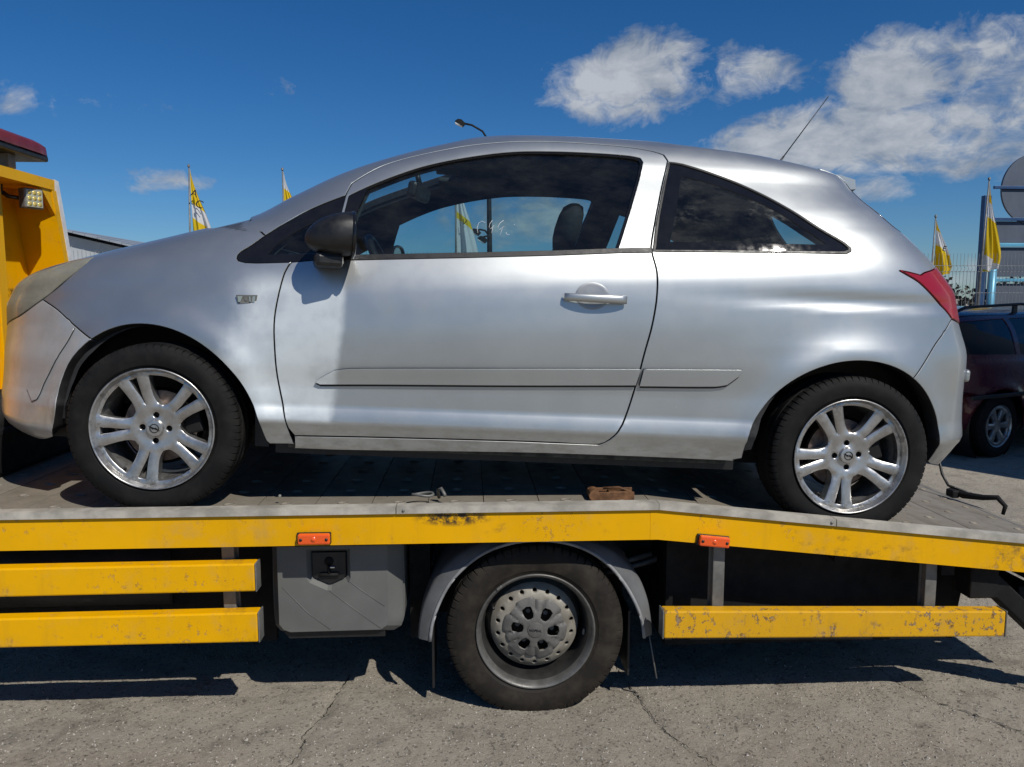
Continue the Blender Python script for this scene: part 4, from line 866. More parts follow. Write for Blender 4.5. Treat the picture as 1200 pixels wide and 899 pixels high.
# door mirror
mh = MB(); rows = []
N1 = 14
for i in range(N1):
    t = i/(N1-1); x = -0.108+0.158*t**1.2; r_ = max(0.02, math.sin(min(1.0, t*1.12)*math.pi/2))**0.55
    hh = 0.080*r_; cz = 0.010*t-0.012*(1-t)
    for k in range(20):
        a = 2*math.pi*k/20; c_, s_ = math.cos(a), math.sin(a)
        mh.v.append((x, (0.105*r_)*math.copysign(abs(c_)**.75, c_), cz+hh*math.copysign(abs(s_)**.75, s_)*(1.0 if s_ > 0 else 0.86)))
for i in range(N1-1):
    for k in range(20): mh.f.append((i*20+k, i*20+(k+1) % 20, (i+1)*20+(k+1) % 20, (i+1)*20+k)); mh.sm.append(True)
for sgn in (-1, 1):
    root = empty('door_mirror', (-0.630, 0.865*sgn, 0.998), (0, 0, R(-13)*sgn), car)
    o = mk('mirror_housing', mh.mesh('mirror_housing'), BLACK, root)
    rim = MB().tube([(0.050, 0.105*math.copysign(abs(math.cos(a))**.75, math.cos(a)), 0.006+0.080*math.copysign(abs(math.sin(a))**.75, math.sin(a))*(1 if math.sin(a) > 0 else .86)) for a in np.linspace(0, 2*math.pi, 33)], 0.007, 6, cap=False)
    rim.build('mirror_rim', GLOSSBLACK, root)
    gl = MB(); gl.v = [(0.046, 0.098*math.cos(a), 0.006+0.073*math.sin(a)) for a in np.linspace(0, 2*math.pi, 28, endpoint=False)]; gl.f = [tuple(range(28))]; gl.sm = [False]; gl.build('mirror_glass', CHROME, root)
    ft = MB(); ft.box(-0.075, 0.020, -0.055 if sgn < 0 else -0.14, 0.14 if sgn < 0 else 0.055, -0.104, -0.052, .016); ft.build('mirror_foot', BLACK, root)
# door handle with dished recess
rx, rz = tr['recess'][0][0]*.5+tr['recess'][1][0]*.5, tr['recess'][2][1]*.5+tr['recess'][3][1]*.5
Pc, Nc = on(rx, rz)
hx0, hx1 = tr['handle'][0][0], tr['handle'][1][0]; hz = (tr['handle'][0][1]+tr['handle'][3][1])/2
cup = MB(); na = 40; prof = [(1.0, -0.0015), (0.97, 0.001), (0.90, 0.0002)]
for i in range(na):
    a = 2*math.pi*i/na
    for r_, d in ((1.03, -0.0010), (0.99, -0.0022), (0.94, -0.0012)): cup.v.append((0.058*r_*math.cos(a), d, 0.049*r_*math.sin(a)))
for i in range(na):
    for k in range(2): cup.f.append((i*3+k, ((i+1) % na)*3+k, ((i+1) % na)*3+k+1, i*3+k+1)); cup.sm.append(True)
RECESS = simple('recess_paint', (0.30, 0.31, 0.32), 0.4, 0.5, 0.1, 10)
hl_m = []
hnd = MB()
L_ = hx1-hx0
for i in range(13):
    t = i/12; x = hx0+L_*t; arch = 0.030*math.sin(math.pi*min(1, max(0, (t+0.03)/1.06)))**0.5; Pq, Nq = on(x, hz)
    hh = 0.0135+0.002*t
    for (du, dv) in ((0.0, -1), (0.6, -0.95), (1.0, -0.5), (1.0, 0.5), (0.6, 0.95), (0.0, 1.0)):
        hnd.v.append((x, Pq.y-0.004-arch*0.9-0.010*du, hz+hh*dv))
for i in range(12):
    for k in range(6): hnd.f.append((i*6+k, i*6+(k+1) % 6, (i+1)*6+(k+1) % 6, (i+1)*6+k)); hnd.sm.append(True)
hnd.f += [tuple(range(6)), tuple(72+k for k in range(5, -1, -1))]; hnd.sm += [False]*2
for o, sgn in zip(door, (-1, 1)):
    m = hnd.mesh('handle')
    if sgn > 0:
        for v in m.vertices: v.co.y *= -1
    mk('handle', m, PAINT, o)
    c2 = MB(); na = 36; rr = [(1.0, 0.0012), (0.93, 0.0020), (0.80, 0.0016), (0.5, 0.0014), (0.0, 0.0014)]
    for i in range(na):
        a = 2*math.pi*i/na
        for r_, d in rr[:-1]:
            x = rx+0.060*r_*math.cos(a); z = rz+0.048*r_*math.sin(a); Pq, _ = on(x, z, d); c2.v.append((Pq.x, Pq.y*(1 if sgn < 0 else -1), Pq.z))
    for i in range(na):
        for k in range(3): c2.f.append((i*4+k, ((i+1) % na)*4+k, ((i+1) % na)*4+k+1, i*4+k+1)); c2.sm.append(True)
    c2.f.append(tuple(i*4+3 for i in range(na))); c2.sm.append(True); c2.build('handle_recess', RECESS, o)
    if sgn < 0:
        Pq, Nq = on(hx1-0.028, hz); lk = MB().lathe([(0, -0.0015), (0.006, -0.0015), (0.0075, 0.0), (0.0085, 0.004)], 20, (hx1-0.030, Pq.y-0.0235, hz)); lk.build('lock', GREYST, o)
# repeater badge on the wing
bx = (tr['badge'][0][0]+tr['badge'][1][0])/2; bz = (tr['badge'][0][1]+tr['badge'][2][1])/2
for sgn in (-1, 1):
    Pq, Nq = on(bx, bz); r_ = empty('wing_badge', (Pq.x, Pq.y*(-sgn), Pq.z), (0, 0, 0 if sgn < 0 else math.pi), car)
    MB().prism([(-0.036, 0.014), (0.037, 0.017), (0.034, -0.013), (-0.030, -0.015)], -0.004, 0.006).build('badge_frame', GREYST, r_)
    MB().prism([(-0.030, 0.010), (-0.012, 0.011), (-0.020, -0.010), (-0.027, -0.010)], -0.0075, -0.003).build('badge_letter', CHROME, r_)
    MB().prism([(-0.008, 0.010), (0.006, 0.011), (0.003, -0.004), (-0.005, -0.004)], -0.0065, -0.003).build('badge_letter', GREYST, r_)
    MB().prism([(0.010, 0.010), (0.014, 0.012), (0.016, -0.008), (0.011, -0.006)], -0.0075, -0.003).build('badge_letter', CHROME, r_)
    MB().prism([(0.022, 0.012), (0.031, 0.013), (0.029, -0.009), (0.020, -0.009)], -0.0065, -0.003).build('badge_letter', CHROME, r_)
# white pen marks on the door glass
pen = MATS.get('pen') or simple('white_pen', (0.8, 0.8, 0.8), 0.7)
for stroke in TRACE_PEN:
    pts = []; pm = MB()
    for (x, z) in smooth_pts(stroke, closed=False, corner=80): Pq, Nq = on(x, z, -0.0095); pts.append(Pq)
    if len(pts) > 1: pm.tube(pts, 0.0007, 5); pm.build('pen_stroke', pen, ddoor)
# aerial
ar = empty('roof_aerial', (TRACE_AER[0][0], -0.10, 1.462), (0, 0, 0), car)
MB().lathe([(0.0, 0.022), (0.012, 0.02), (0.02, 0.006), (0.026, -0.01)], 16, axis='Z').build('aerial_foot', BLACK, ar)
AER = (Vector(TRACE_AER[1])-Vector(TRACE_AER[0]))
MB().tube([(0, 0, 0.01), AER*0.14+Vector((0, 0, 0.01))], [0.0052, 0.0042], 8).build('aerial_spring', BLACK, ar)
MB().tube([AER*0.13+Vector((0, 0, 0.01)), AER+Vector((0, 0, 0.01))], [0.0028, 0.0018], 6).build('aerial_rod', BLACK, ar)
# wheels
for x, ph, y0 in ((-1.257, 113, -0.742), (1.257, 119, -0.742)):
    make_alloy_wheel(ph, (x, y0, 0.305), car)
    make_alloy_wheel(ph, (x, -y0, 0.305), car, flip=True)
MB().tube([(-1.257, -0.7, 0.305), (-1.257, 0.7, 0.305)], 0.03).build('front_axle', DARKM, car)
MB().tube([(1.257, -0.7, 0.305), (1.257, 0.7, 0.305)], 0.04).build('rear_axle', DARKM, car)
MB().tube([(1.3, 0.3, 0.25), (1.75, 0.3, 0.27)], 0.03).build('exhaust_pipe', RUST, car)
# ---------------------------------------------------------------- recovery truck
truck = empty('recovery_truck', (0.24, 3.7, 0))
tag(truck, 'yellow flatbed recovery truck carrying the silver hatchback', 'truck')
truck_loc = Vector(truck.location)
class TM(MB):
    """truck pieces are written in world metres, measured from the wheel's contact line"""
    def build(s, name, mat, parent=None, loc=None, rot=None, sharp=None):
        off = truck_loc if parent is truck or parent is None else Vector(parent.location)+truck_loc
        s.v = [tuple(Vector(p)-off) for p in s.v]
        return MB.build(s, name, mat, parent or truck, loc, rot, sharp)
KX = 0.668; SL = -0.1085; DZ = 0.797          # kink in the deck, slope of the tail, deck height
XF, XR = -2.42, 2.45; Y0, Y1 = 2.63, 4.86
SLD = -0.148; ANGD = math.atan(SLD)           # the tail's planks fall a little faster than its rails
def dd_(x): return 0.0 if x < KX else SLD*(x-KX)
def dz_(x): return 0.0 if x < KX else SL*(x-KX)
ANG = math.atan(SL)
def slab(m, x0, x1, y0, y1, zt, zb, bev=0.0):
    """bar that follows the deck line: flat, then sloping down behind the kink"""
    if x0 < KX: m.box(x0, min(x1, KX), y0, y1, zb, zt, bev)
    if x1 > KX:
        a = max(x0, KX); vs = []
        for x in (a, x1):
            for y in (y0, y1):
                for z in (zb, zt): vs.append((x, y, z+dz_(x)))
        m.add(vs, [(0, 1, 3, 2), (4, 6, 7, 5), (0, 4, 5, 1), (2, 3, 7, 6), (0, 2, 6, 4), (1, 5, 7, 3)])
# deck planks, each with its rows of punched, raised holes
PW = 0.2066; PY0, PY1 = Y0+0.052, Y1-0.052
def plank_mesh(shift):
    loops = [[(0.0015, 0), (PW-0.0015, 0), (PW-0.0015, PY1-PY0), (0.0015, PY1-PY0)]]; rims = []
    y = 0.243 if shift == 0 else 0.243
    ys = []
    for k in range(0, 12):
        yy = 0.118+0.178*k
        if 0.05 < yy < PY1-PY0-0.05: ys.append(yy)
    for yy in ys:
        cx_h = PW*0.5 if shift == 0 else PW*0.5
        loops.append([(cx_h+0.020*math.cos(a), yy+0.013*math.sin(a)) for a in np.linspace(0, 2*math.pi, 14, endpoint=False)])
    for yy in ys[::2]: loops.append([(PW*0.22+0.006*math.cos(a), yy+0.09+0.006*math.sin(a)) for a in np.linspace(0, 2*math.pi, 7, endpoint=False)])
    V, F, idx = cdt(loops, [])
    verts = [(x, y, 0.0) for x, y in V]; faces = [tuple(int(i) for i in f) for f in F]
    for li, ix in enumerate(idx):
        k = len(ix); b = len(verts); c = V[ix].mean(0)
        if li == 0:
            verts += [(V[i][0], V[i][1], -0.012) for i in ix]
            for i in range(k): faces.append((ix[i], ix[(i+1) % k], b+(i+1) % k, b+i))
        else:
            big = k > 8
            for sc_, z in (((1.22, 0.0010), (1.12, 0.0032), (1.0, 0.0035), (0.88, 0.000), (0.86, -0.012)) if big else ((1.0, 0.0), (1.0, -0.012))):
                verts += [(c[0]+(V[i][0]-c[0])*sc_, c[1]+(V[i][1]-c[1])*sc_, z) for i in ix]
            for q in range(4 if big else 1):
                for i in range(k): faces.append((b+q*k+i, b+q*k+(i+1) % k, b+(q+1)*k+(i+1) % k, b+(q+1)*k+i))
    me = bpy.data.meshes.new('deck_plank'); me.from_pydata(verts, [], faces)
    bm = bmesh.new(); bm.from_mesh(me); bmesh.ops.recalc_face_normals(bm, faces=bm.faces); bm.to_mesh(me); bm.free(); return me
pmesh = plank_mesh(0); pmesh.materials.append(ALU)
x = KX-PW*15; k = 0
while x < XR-0.02:
    sl = x >= KX-1e-6
    px = x if not sl else KX+(x-KX)*math.cos(ANGD)
    o = mk('deck_plank', pmesh, None, truck, Vector((px, PY0, DZ+(dd_(px) if sl else 0)+random.uniform(-.0006, .0006)))-truck_loc, (0, -ANGD if sl else 0, 0))
    x += PW; k += 1
# pale rail along each edge, in lengths with joints
for (ya, yb) in ((Y0, Y0+0.052), (Y1-0.052, Y1)):
    for a, b in ((XF, -0.262), (-0.259, KX-0.0008), (KX+0.0008, 1.316), (1.319, XR)):
        m = TM(); slab(m, a, b, ya, yb, 0.826, 0.802); m.build('edge_rail', ALU_EDGE, truck)
m = TM(); slab(m, XF, XR, Y0+0.0525, Y0+0.056, 0.8235, 0.735); m.build('rail_upstand', ALU, truck)
def skirt_piece(a, b, y, mat, name='side_board'):
    m = TM(); slab(m, a, b, y, y+0.006, 0.799, 0.690, 0); slab(m, a, b, y+0.006, y+0.045, 0.696, 0.690, 0); slab(m, a, b, y+0.006, y+0.045, 0.799, 0.793, 0)
    return m.build(name, mat, truck)
skirt_piece(XF, 0.640, Y0+0.012, YEL); skirt_piece(0.6405, XR+0.02, Y0+0.0115, YEL)
skirt_piece(XF, XR, Y1-0.02, YEL)
def rivets(m, pts, r_=0.006, y=Y0): 
    for x, z in pts: m.lathe([(0, -0.004), (r_*.7, -0.0035), (r_, 0.0)], 10, (x, y, z))
m = TM(); rivets(m, [(-0.235, 0.8135), (1.30, 0.8135+dz_(1.30))]); m.build('rail_rivets', GREYST, truck)
# lower guard bars
def guard(name, x0, x1, z0l, z1l, z0r, z1r, mat, y=2.645):
    o = empty(name, Vector(((x0+x1)/2, y, (z0l+z1l)/2))-truck_loc, (0, 0, 0), truck)
    m = TM(); vs = []
    for x, zb, zt in ((x0, z0l, z1l), (x1, z0r, z1r)):
        for yy in (y, y+0.055):
            for z in (zb, zt): vs.append((x, yy, z))
    bm = bmesh.new(); bv = [bm.verts.new(v) for v in vs]
    for f in [(0, 1, 3, 2), (4, 6, 7, 5), (0, 4, 5, 1), (2, 3, 7, 6), (0, 2, 6, 4), (1, 5, 7, 3)]: bm.faces.new([bv[i] for i in f])
    bmesh.ops.bevel(bm, geom=bm.edges[:], offset=0.006, segments=2, affect='EDGES', profile=0.5)
    bm.verts.index_update(); m.add([v.co.copy() for v in bm.verts], [[v.index for v in f.verts] for f in bm.faces]); bm.free()
    m.build('bar', mat, o)
    for x, zb, zt in ((x0, z0l, z1l), (x1, z0r, z1r)):
        c = TM(); s_ = -1 if x == x0 else 1
        c.box(x+(-0.006 if s_ < 0 else 0.0005), x+(-0.0005 if s_ < 0 else 0.006), y-0.001, y+0.056, zb-0.001, zt+0.001, .002); c.build('end_cap', GREYST, o)
    return o
guard('side_guard', XF, -0.757, 0.522, 0.624, 0.526, 0.627, YEL)
guard('side_guard', XF, -0.753, 0.342, 0.444, 0.340, 0.449, YEL)
guard('side_guard', 0.700, 1.990, 0.316, 0.420, 0.291, 0.390, YEL_OLD)
for x, zt, zb in ((-0.865, 0.70, 0.35), (-1.75, 0.70, 0.35), (0.915, 0.68, 0.33), (1.730, 0.57, 0.31)):
    m = TM(); m.box(x-0.022, x+0.022, 2.702, 2.728, zb, zt, .003); m.box(x-0.03, x+0.03, 2.728, 2.734, zb, zt+.02); m.build('guard_bracket', GREYST, truck)
# tool box with sunken latch
tb = empty('tool_box', Vector((-0.495, 2.7420, 0.30))-truck_loc, (0, 0, 0), truck)
m = TM(); zc0, zc1, xc0, xc1 = 0.300, 0.664, -0.735, -0.252
outer = smooth_pts([(xc0, zc1), (xc0, zc0+.05), (xc0+.02, zc0+.015), (xc0+.06, zc0), (xc1-.06, zc0+.004), (xc1-.018, zc0+.02), (xc1, zc0+.06), (xc1, zc1)], corner=60)
lid = [(xc0+.030, zc1-.012), (xc0+.030, zc0+.058), (xc0+.045, zc0+.038), (xc0+.07, zc0+.028), (xc1-.085, zc0+.030), (xc1-.062, zc0+.045), (xc1-.055, zc0+.065), (xc1-.055, zc1-.012)]
m.prism(outer, 2.8070, 3.20); m.build('box_body', BOXP, tb, sharp=30)
# lid: front plate with the hexagonal recess cut out, chamfered sides
notch = [(-0.600, 0.640), (-0.600, 0.530), (-0.592, 0.515), (-0.528, 0.484), (-0.512, 0.484), (-0.450, 0.512), (-0.442, 0.528), (-0.442, 0.640)]
def lidf(r_, a): return 0.0
V, F, idx = cdt([resample(lid, .02), resample(notch, .015)], [])
m = TM(); b0 = 0; m.add([(x, 2.7500, z) for x, z in V], [tuple(int(i) for i in f) for f in F])
L = [V[i] for i in idx[0]]; k = len(L); cxx, czz = np.mean(L, 0)
full_ = [(x+(x-cxx)*0.0, z) for x, z in L]
def expand(p):
    x, z = p; return (xc0+.003 if x < xc0+.08 and z > zc0+.06 else x, z)
big = []
for x, z in L:
    tx = (x-(xc0+.030))/((xc1-.055)-(xc0+.030)); tz = (z-(zc0+.028))/((zc1-.012)-(zc0+.028))
    big.append((xc0+.004+tx*(xc1-xc0-.008), zc0+.004+tz*(zc1-zc0-.006)))
m.add([(x, 2.7500, z) for x, z in L]+[(x, 2.7980, z) for x, z in big], [(i, (i+1) % k, k+(i+1) % k, k+i) for i in range(k)])
N_ = [V[i] for i in idx[1]]; kn = len(N_); cnx, cnz = -0.521, 0.57
inn = [(cnx+(x-cnx)*.80, cnz+(z-cnz)*.80) for x, z in N_]
m.add([(x, 2.7500, z) for x, z in N_]+[(x, 2.7740, z) for x, z in inn], [(i, (i+1) % kn, kn+(i+1) % kn, kn+i) for i in range(kn)])
m.build('lid', BOXP, tb, sharp=15)
m = TM(); m.prism([(-0.725+.03, zc0+.02), (xc1-.07, zc0+.02), (xc1-.07, zc0-.006), (xc0+.06, zc0-.006)], 2.7720, 2.80); m.build('lower_hinge', BLACK, tb)
for pts_ in (([(-0.69, 0.50), (-0.60, 0.40), (-0.52, 0.335)]), ([(-0.52, 0.484), (-0.43, 0.41), (-0.335, 0.335)]), ([(-0.45, 0.52), (-0.40, 0.48), (-0.32, 0.42)])):
    m = TM(); m.tube([(x, 2.7495, z) for x, z in pts_], 0.0016, 5); m.build('pressed_rib', BOXP, tb)
lt = [(cnx+(x-cnx)*.76, cnz+(z-cnz)*.76) for x, z in notch]
m = TM(); m.prism(lt, 2.7640, 2.7740)
m.build('latch_plate', BLACK, tb)
m = TM(); m.tube([(-0.555, 2.7570, 0.541), (-0.487, 2.7570, 0.541)], 0.0075, 8); m.tube([(-0.521, 2.7560, 0.545), (-0.521, 2.7580, 0.575)], 0.006, 8); m.lathe([(0, -0.003), (0.017, -0.002), (0.018, 0.01)], 20, (-0.521, 2.7640, 0.590)); m.build('latch_handle', DARKM, tb)
m = TM(); m.box(-0.525, -0.50, 2.7555, 2.7600, 0.566, 0.571, .001); m.build('latch_pin', CHROME, tb)
# rear wheel, mudguard
WX, WY, WZ = 0.240, 2.848, 0.309
tm = tyre_mesh(0.336, 0.2235, 0.225, npitch=64, depth=0.006)
LIPM = simple('worn_grey_rim_lip', (0.13, 0.128, 0.12), .45, .4, .3, 14, .2, 120)
SHADED_RIM = simple('shaded_rim', (0.034, 0.033, 0.031), .5, .2, .35, 12, .2, 120)  # wheel bowl darker than its lip, shade put into the colour
def steel_wheel(loc, flip):
    w = empty('wheel', Vector(loc)-truck_loc, (0, 0, math.pi if flip else 0), truck)
    mk('tyre', tm, RUBBER_T, w)
    MB().lathe([(0.2235, -0.098), (0.2245, -0.106), (0.2205, -0.1085), (0.2165, -0.105), (0.2110, -0.099), (0.2065, -0.088), (0.2030, -0.076)], 96).build('rim_lip', LIPM, w)
    MB().lathe([(0.2030, -0.076), (0.1990, -0.066), (0.1945, -0.03), (0.189, 0.02), (0.183, 0.045), (0.2, 0.09), (0.222, 0.1)], 96).build('rim', SHADED_RIM, w)
    holes = [circle(0.0098, 14, (0.1415*math.cos(2*math.pi*(k+.5)/18), 0.1415*math.sin(2*math.pi*(k+.5)/18))) for k in range(18)]
    def yf(r_, a): 
        t = min(1, max(0, (r_-0.11)/0.056)); return -0.062+0.030*t**2.2
    mk('disc', plate_mesh(circle(0.166, 96), holes+[circle(0.100, 36)], yf, 0.014, 'disc', step=0.01, bev=0.0015), STEEL, w)
    MB().lathe([(0.166, -0.031), (0.169, 0.0), (0.184, 0.042)], 72).build('disc_wall', STEEL, w)
    MB().lathe([(0.0, 0.02), (0.165, 0.02)], 32).build('inner_dark', BLACK, w)
    # six-window plastic cover with a scalloped edge
    out = []
    for k in range(144):
        a = 2*math.pi*k/144; q = (math.degrees(a)-20) % 60; q = min(q, 60-q)
        out.append(((0.120 if q > 14 else 0.110 if q < 11 else 0.115)*math.cos(a), (0.120 if q > 14 else 0.110 if q < 11 else 0.115)*math.sin(a)))
    hs = []
    for k in range(6):
        a = R(-8+60*k); P = [(0.043, a), (0.048, a+R(17)), (0.062, a+R(19.5)), (0.078, a+R(17)), (0.090, a+R(13)), (0.094, a), (0.090, a-R(11)), (0.078, a-R(14)), (0.062, a-R(17)), (0.048, a-R(15))]
        hs.append(smooth_pts(arc_poly(P), corner=60))
    def yc(r_, a):
        q = (math.degrees(a)-20) % 60; q = min(q, 60-q)
        return -0.088+0.020*max(0, (r_-0.035)/0.085)**1.6+(0.006*math.exp(-((q-11)/3.0)**2) if r_ > .07 else 0)
    mk('hub_cover', plate_mesh(out, hs, yc, 0.018, 'hub_cover', draft=-0.0065, step=0.0075, bev=0.002), HUBCOVER, w)
    MB().lathe([(0.0, -0.0915), (0.024, -0.0915), (0.0285, -0.0905), (0.031, -0.087), (0.032, -0.080)], 40).build('hub_cap', HUBCOVER, w, sharp=35)
    t_ = text_mesh('NOPEAL', 0.0125, 0.0008, font_scale_x=1.02); o = mk('hub_lettering', t_, BLACK, w, (0, -0.0925, -0.001), (math.pi/2, R(5), 0))
    for k in range(6):
        a = R(-8+60*k); MB().lathe([(0, -0.052), (0.009, -0.052), (0.0105, -0.049), (0.0105, -0.02)], 6, (0.066*math.cos(a), 0, 0.066*math.sin(a)), smooth=False).build('wheel_nut', GREYST, w)
    for a, r_ in ((R(128), 0.222), (R(-8), 0.19)):
        MB().box(-0.011, 0.011, -0.006, 0.006, -0.004, 0.004, .002, Matrix.Translation((r_*math.cos(a), -0.107 if r_ > .2 else -0.05, r_*math.sin(a))) @ Matrix.Rotation(math.pi/2-a, 4, 'Y')).build('balance_weight', GREYST, w)
    MB().tube([(0.188*math.cos(R(150)), -0.06, 0.188*math.sin(R(150))), (0.182*math.cos(R(150)), -0.10, 0.182*math.sin(R(150)))], 0.005, 8).build('valve', BLACK, w)
    return w
MATS2 = {}
steel_wheel((WX, WY, WZ), False); steel_wheel((WX, 4.68, WZ), True)
# the flattened tread where the tyre meets the ground is hidden by sinking the wheel a little: its radius is larger than its height
gd = empty('mudguard', Vector((WX, 2.70, 0.31))-truck_loc, (0, 0, 0), truck)
outer_g = [(-0.202, 0.282), (-0.195, 0.352), (-0.172, 0.434), (-0.128, 0.521), (-0.061, 0.592), (0.031, 0.643), (0.143, 0.667), (0.256, 0.673), (0.369, 0.665), (0.471, 0.638), (0.558, 0.587), (0.625, 0.516), (0.666, 0.428), (0.684, 0.341), (0.690, 0.275)]
inner_g = [(-0.154, 0.282), (-0.147, 0.341), (-0.121, 0.423), (-0.077, 0.505), (-0.015, 0.572), (0.061, 0.623), (0.154, 0.653), (0.246, 0.661), (0.338, 0.652), (0.430, 0.620), (0.507, 0.567), (0.568, 0.495), (0.615, 0.413), (0.642, 0.341), (0.651, 0.275)]
og = smooth_pts(outer_g, closed=False, corner=80); ig = smooth_pts(inner_g, closed=False, corner=80)
og = np.array(og)[np.linspace(0, len(og)-1, 60).round().astype(int)]; ig = np.array(ig)[np.linspace(0, len(ig)-1, 60).round().astype(int)]
m = TM(); prof = []
for i in range(60):
    o_, i_ = og[i], ig[i]
    for t, y in ((1, 3.03), (1, 2.795), (0.97, 2.780), (0.85, 2.768), (0.25, 2.752), (0.06, 2.746), (-0.02, 2.748)): q = i_+(o_-i_)*t; m.v.append((q[0], y, q[1]))
for i in range(59):
    for k in range(6): m.f.append((i*7+k, (i+1)*7+k, (i+1)*7+k+1, i*7+k+1)); m.sm.append(True)
m.build('mudguard_arch', GUARD, gd)
m = TM(); m.tube([(p[0], 2.746, p[1]) for p in ig], 0.0065, 8); m.build('mudguard_lip', simple('pale_rubber_lip', (0.24, 0.245, 0.25), .5, 0, .2, 10), gd)
m = TM(); m.tube([(0.675, 2.77, 0.28), (0.708, 2.77, 0.10)], 0.003, 6); m.build('flap_rod', GREYST, gd)
m = TM(); m.box(0.60, 0.608, 2.80, 3.04, 0.10, 0.36); m.build('mud_flap', BLACK, gd)
m = TM(); m.box(-0.150, -0.142, 2.80, 3.04, 0.07, 0.36); m.build('mud_flap', BLACK, gd)
m = TM(); m.box(-0.24, -0.16, 2.92, 3.2, 0.22, 0.60); m.build('step_bracket', DARKM, truck)
# orange side markers
for x, z, a in ((-0.545, 0.719, 0.0), (0.868, 0.685, ANG)):
    o = empty('side_marker', Vector((x, Y0+0.010, z))-truck_loc, (0, -a, 0), truck)
    MB().box(-0.060, 0.058, -0.008, 0.002, -0.021, 0.020, .003).build('marker_base', BLACK, o)
    MB().box(-0.054, 0.056, -0.026, -0.006, -0.019, 0.019, .006).build('lens', ORANGE, o)
    MB().lathe([(0, -0.0275), (0.009, -0.0265), (0.011, -0.022)], 16).build('lens_dome', ORANGE, o)
    for sx in (-.043, .045): MB().lathe([(0, -0.0285), (0.005, -0.028), (0.006, -0.024)], 10, (sx, 0, 0)).build('screw', BLACK, o)
# chassis under the deck
m = TM(); m.box(XF, 1.55, 3.30, 3.37, 0.46, 0.63); m.box(XF, 1.55, 4.12, 4.19, 0.46, 0.63); m.build('chassis_rail', DARKM, truck)
m = TM()
for x in np.arange(XF+.05, XR, 0.413):
    zt = 0.772+dd_(x+.06); m.box(x, x+0.05, Y0+0.06, Y1-0.06, zt-0.085, zt)
m.build('cross_bearers', DARKM, truck)
m = TM(); slab(m, XF, 2.3, 3.28, 3.40, 0.685, 0.635); slab(m, XF, 2.3, 4.10, 4.22, 0.685, 0.635); m.build('sub_frame', DARKM, truck)
m = TM(); m.tube([(WX, 2.95, WZ), (WX, 4.6, WZ)], 0.045, 12); m.lathe([(0.0, -0.14), (0.09, -0.12), (0.14, 0), (0.09, 0.12), (0, 0.14)], 20, (WX, 3.75, WZ)); m.build('rear_axle', DARKM, truck)
m = TM(); m.tube([(-1.95, 3.02, 0.50), (-1.15, 3.02, 0.50)], 0.16, 24); m.build('fuel_tank', simple('dull_tank', (0.03, 0.03, 0.029), .5, .3, .3, 5), truck)
m = TM(); m.prism([(0.76, 0.68), (0.76, 0.19), (1.93, 0.19), (1.96, 0.40), (1.96, 0.56), (1.0, 0.68)], 2.86, 4.2); m.build('ramp_shade_fill', DARKM, truck)  # dark box added to fill the space under the ramp with shade
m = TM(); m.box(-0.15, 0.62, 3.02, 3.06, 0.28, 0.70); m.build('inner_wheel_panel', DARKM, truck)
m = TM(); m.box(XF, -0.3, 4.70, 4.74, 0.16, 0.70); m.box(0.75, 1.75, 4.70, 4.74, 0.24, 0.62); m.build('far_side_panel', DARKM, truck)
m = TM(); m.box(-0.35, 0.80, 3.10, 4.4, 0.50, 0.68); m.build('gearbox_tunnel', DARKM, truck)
m = TM(); m.box(XF, -0.76, 2.92, 2.95, 0.22, 0.72); m.build('under_deck_screen', DARKM, truck)  # dark sheet added behind the guard bars to block light under the deck
for y in (3.02, 4.42):
    o = empty('leaf_spring', Vector((WX, y, 0.45))-truck_loc, (0, 0, 0), truck)
    for k in range(4):
        m = TM(); n_ = 9; L_ = 0.62-0.12*k
        m.tube([(WX+L_*(i/(n_-1)*2-1), y, 0.52-0.012*k-0.12*(1-(i/(n_-1)*2-1)**2)*(L_/.62)**2) for i in range(n_)], 0.012, 6); m.build('leaf', GREYST, o)
for x0_, y_, z_ in ((-0.1, 3.0, 0.60), (0.9, 2.84, 0.62)):
    m = TM(); m.tube([(x0_+i*.12, y_+.01*math.sin(i*1.3), z_-0.035*math.sin(i*.9)**2) for i in range(8)], 0.009, 6); m.build('brake_hose', BLACK, truck)
# folded rear support and loading ramp at the tail, leaning to the ground
for y in (2.74, 4.62):
    o = empty('support_leg', Vector((2.0, y, 0.5))-truck_loc, (0, 0, 0), truck)
    m = TM(); m.beam((1.93, y, 0.52), (2.30, y, 0.18), 0.07, 0.085, (0, 1, 0), .006); m.build('leg_tube', DARKM, o)
    m = TM(); m.box(1.88, 1.99, y-0.045, y+0.045, 0.42, 0.575, .006); m.build('leg_bracket', DARKM, o)
    m = TM(); m.beam((2.27, y, 0.21), (2.46, y, 0.03), 0.05, 0.06, (0, 1, 0), .005); m.box(2.40, 2.54, y-.07, y+.07, 0.0, 0.025, .004); m.build('leg_foot', DARKM, o)
m = TM(); m.box(2.12, 2.19, 2.76, 4.72, 0.34, 0.44, .006); m.build('under_run_bar', DARKM, truck)
m = TM(); m.box(XR-.01, XR+.02, Y0+0.02, Y1-.02, 0.45, 0.532, .003); m.build('tail_beam', GREYST, truck)
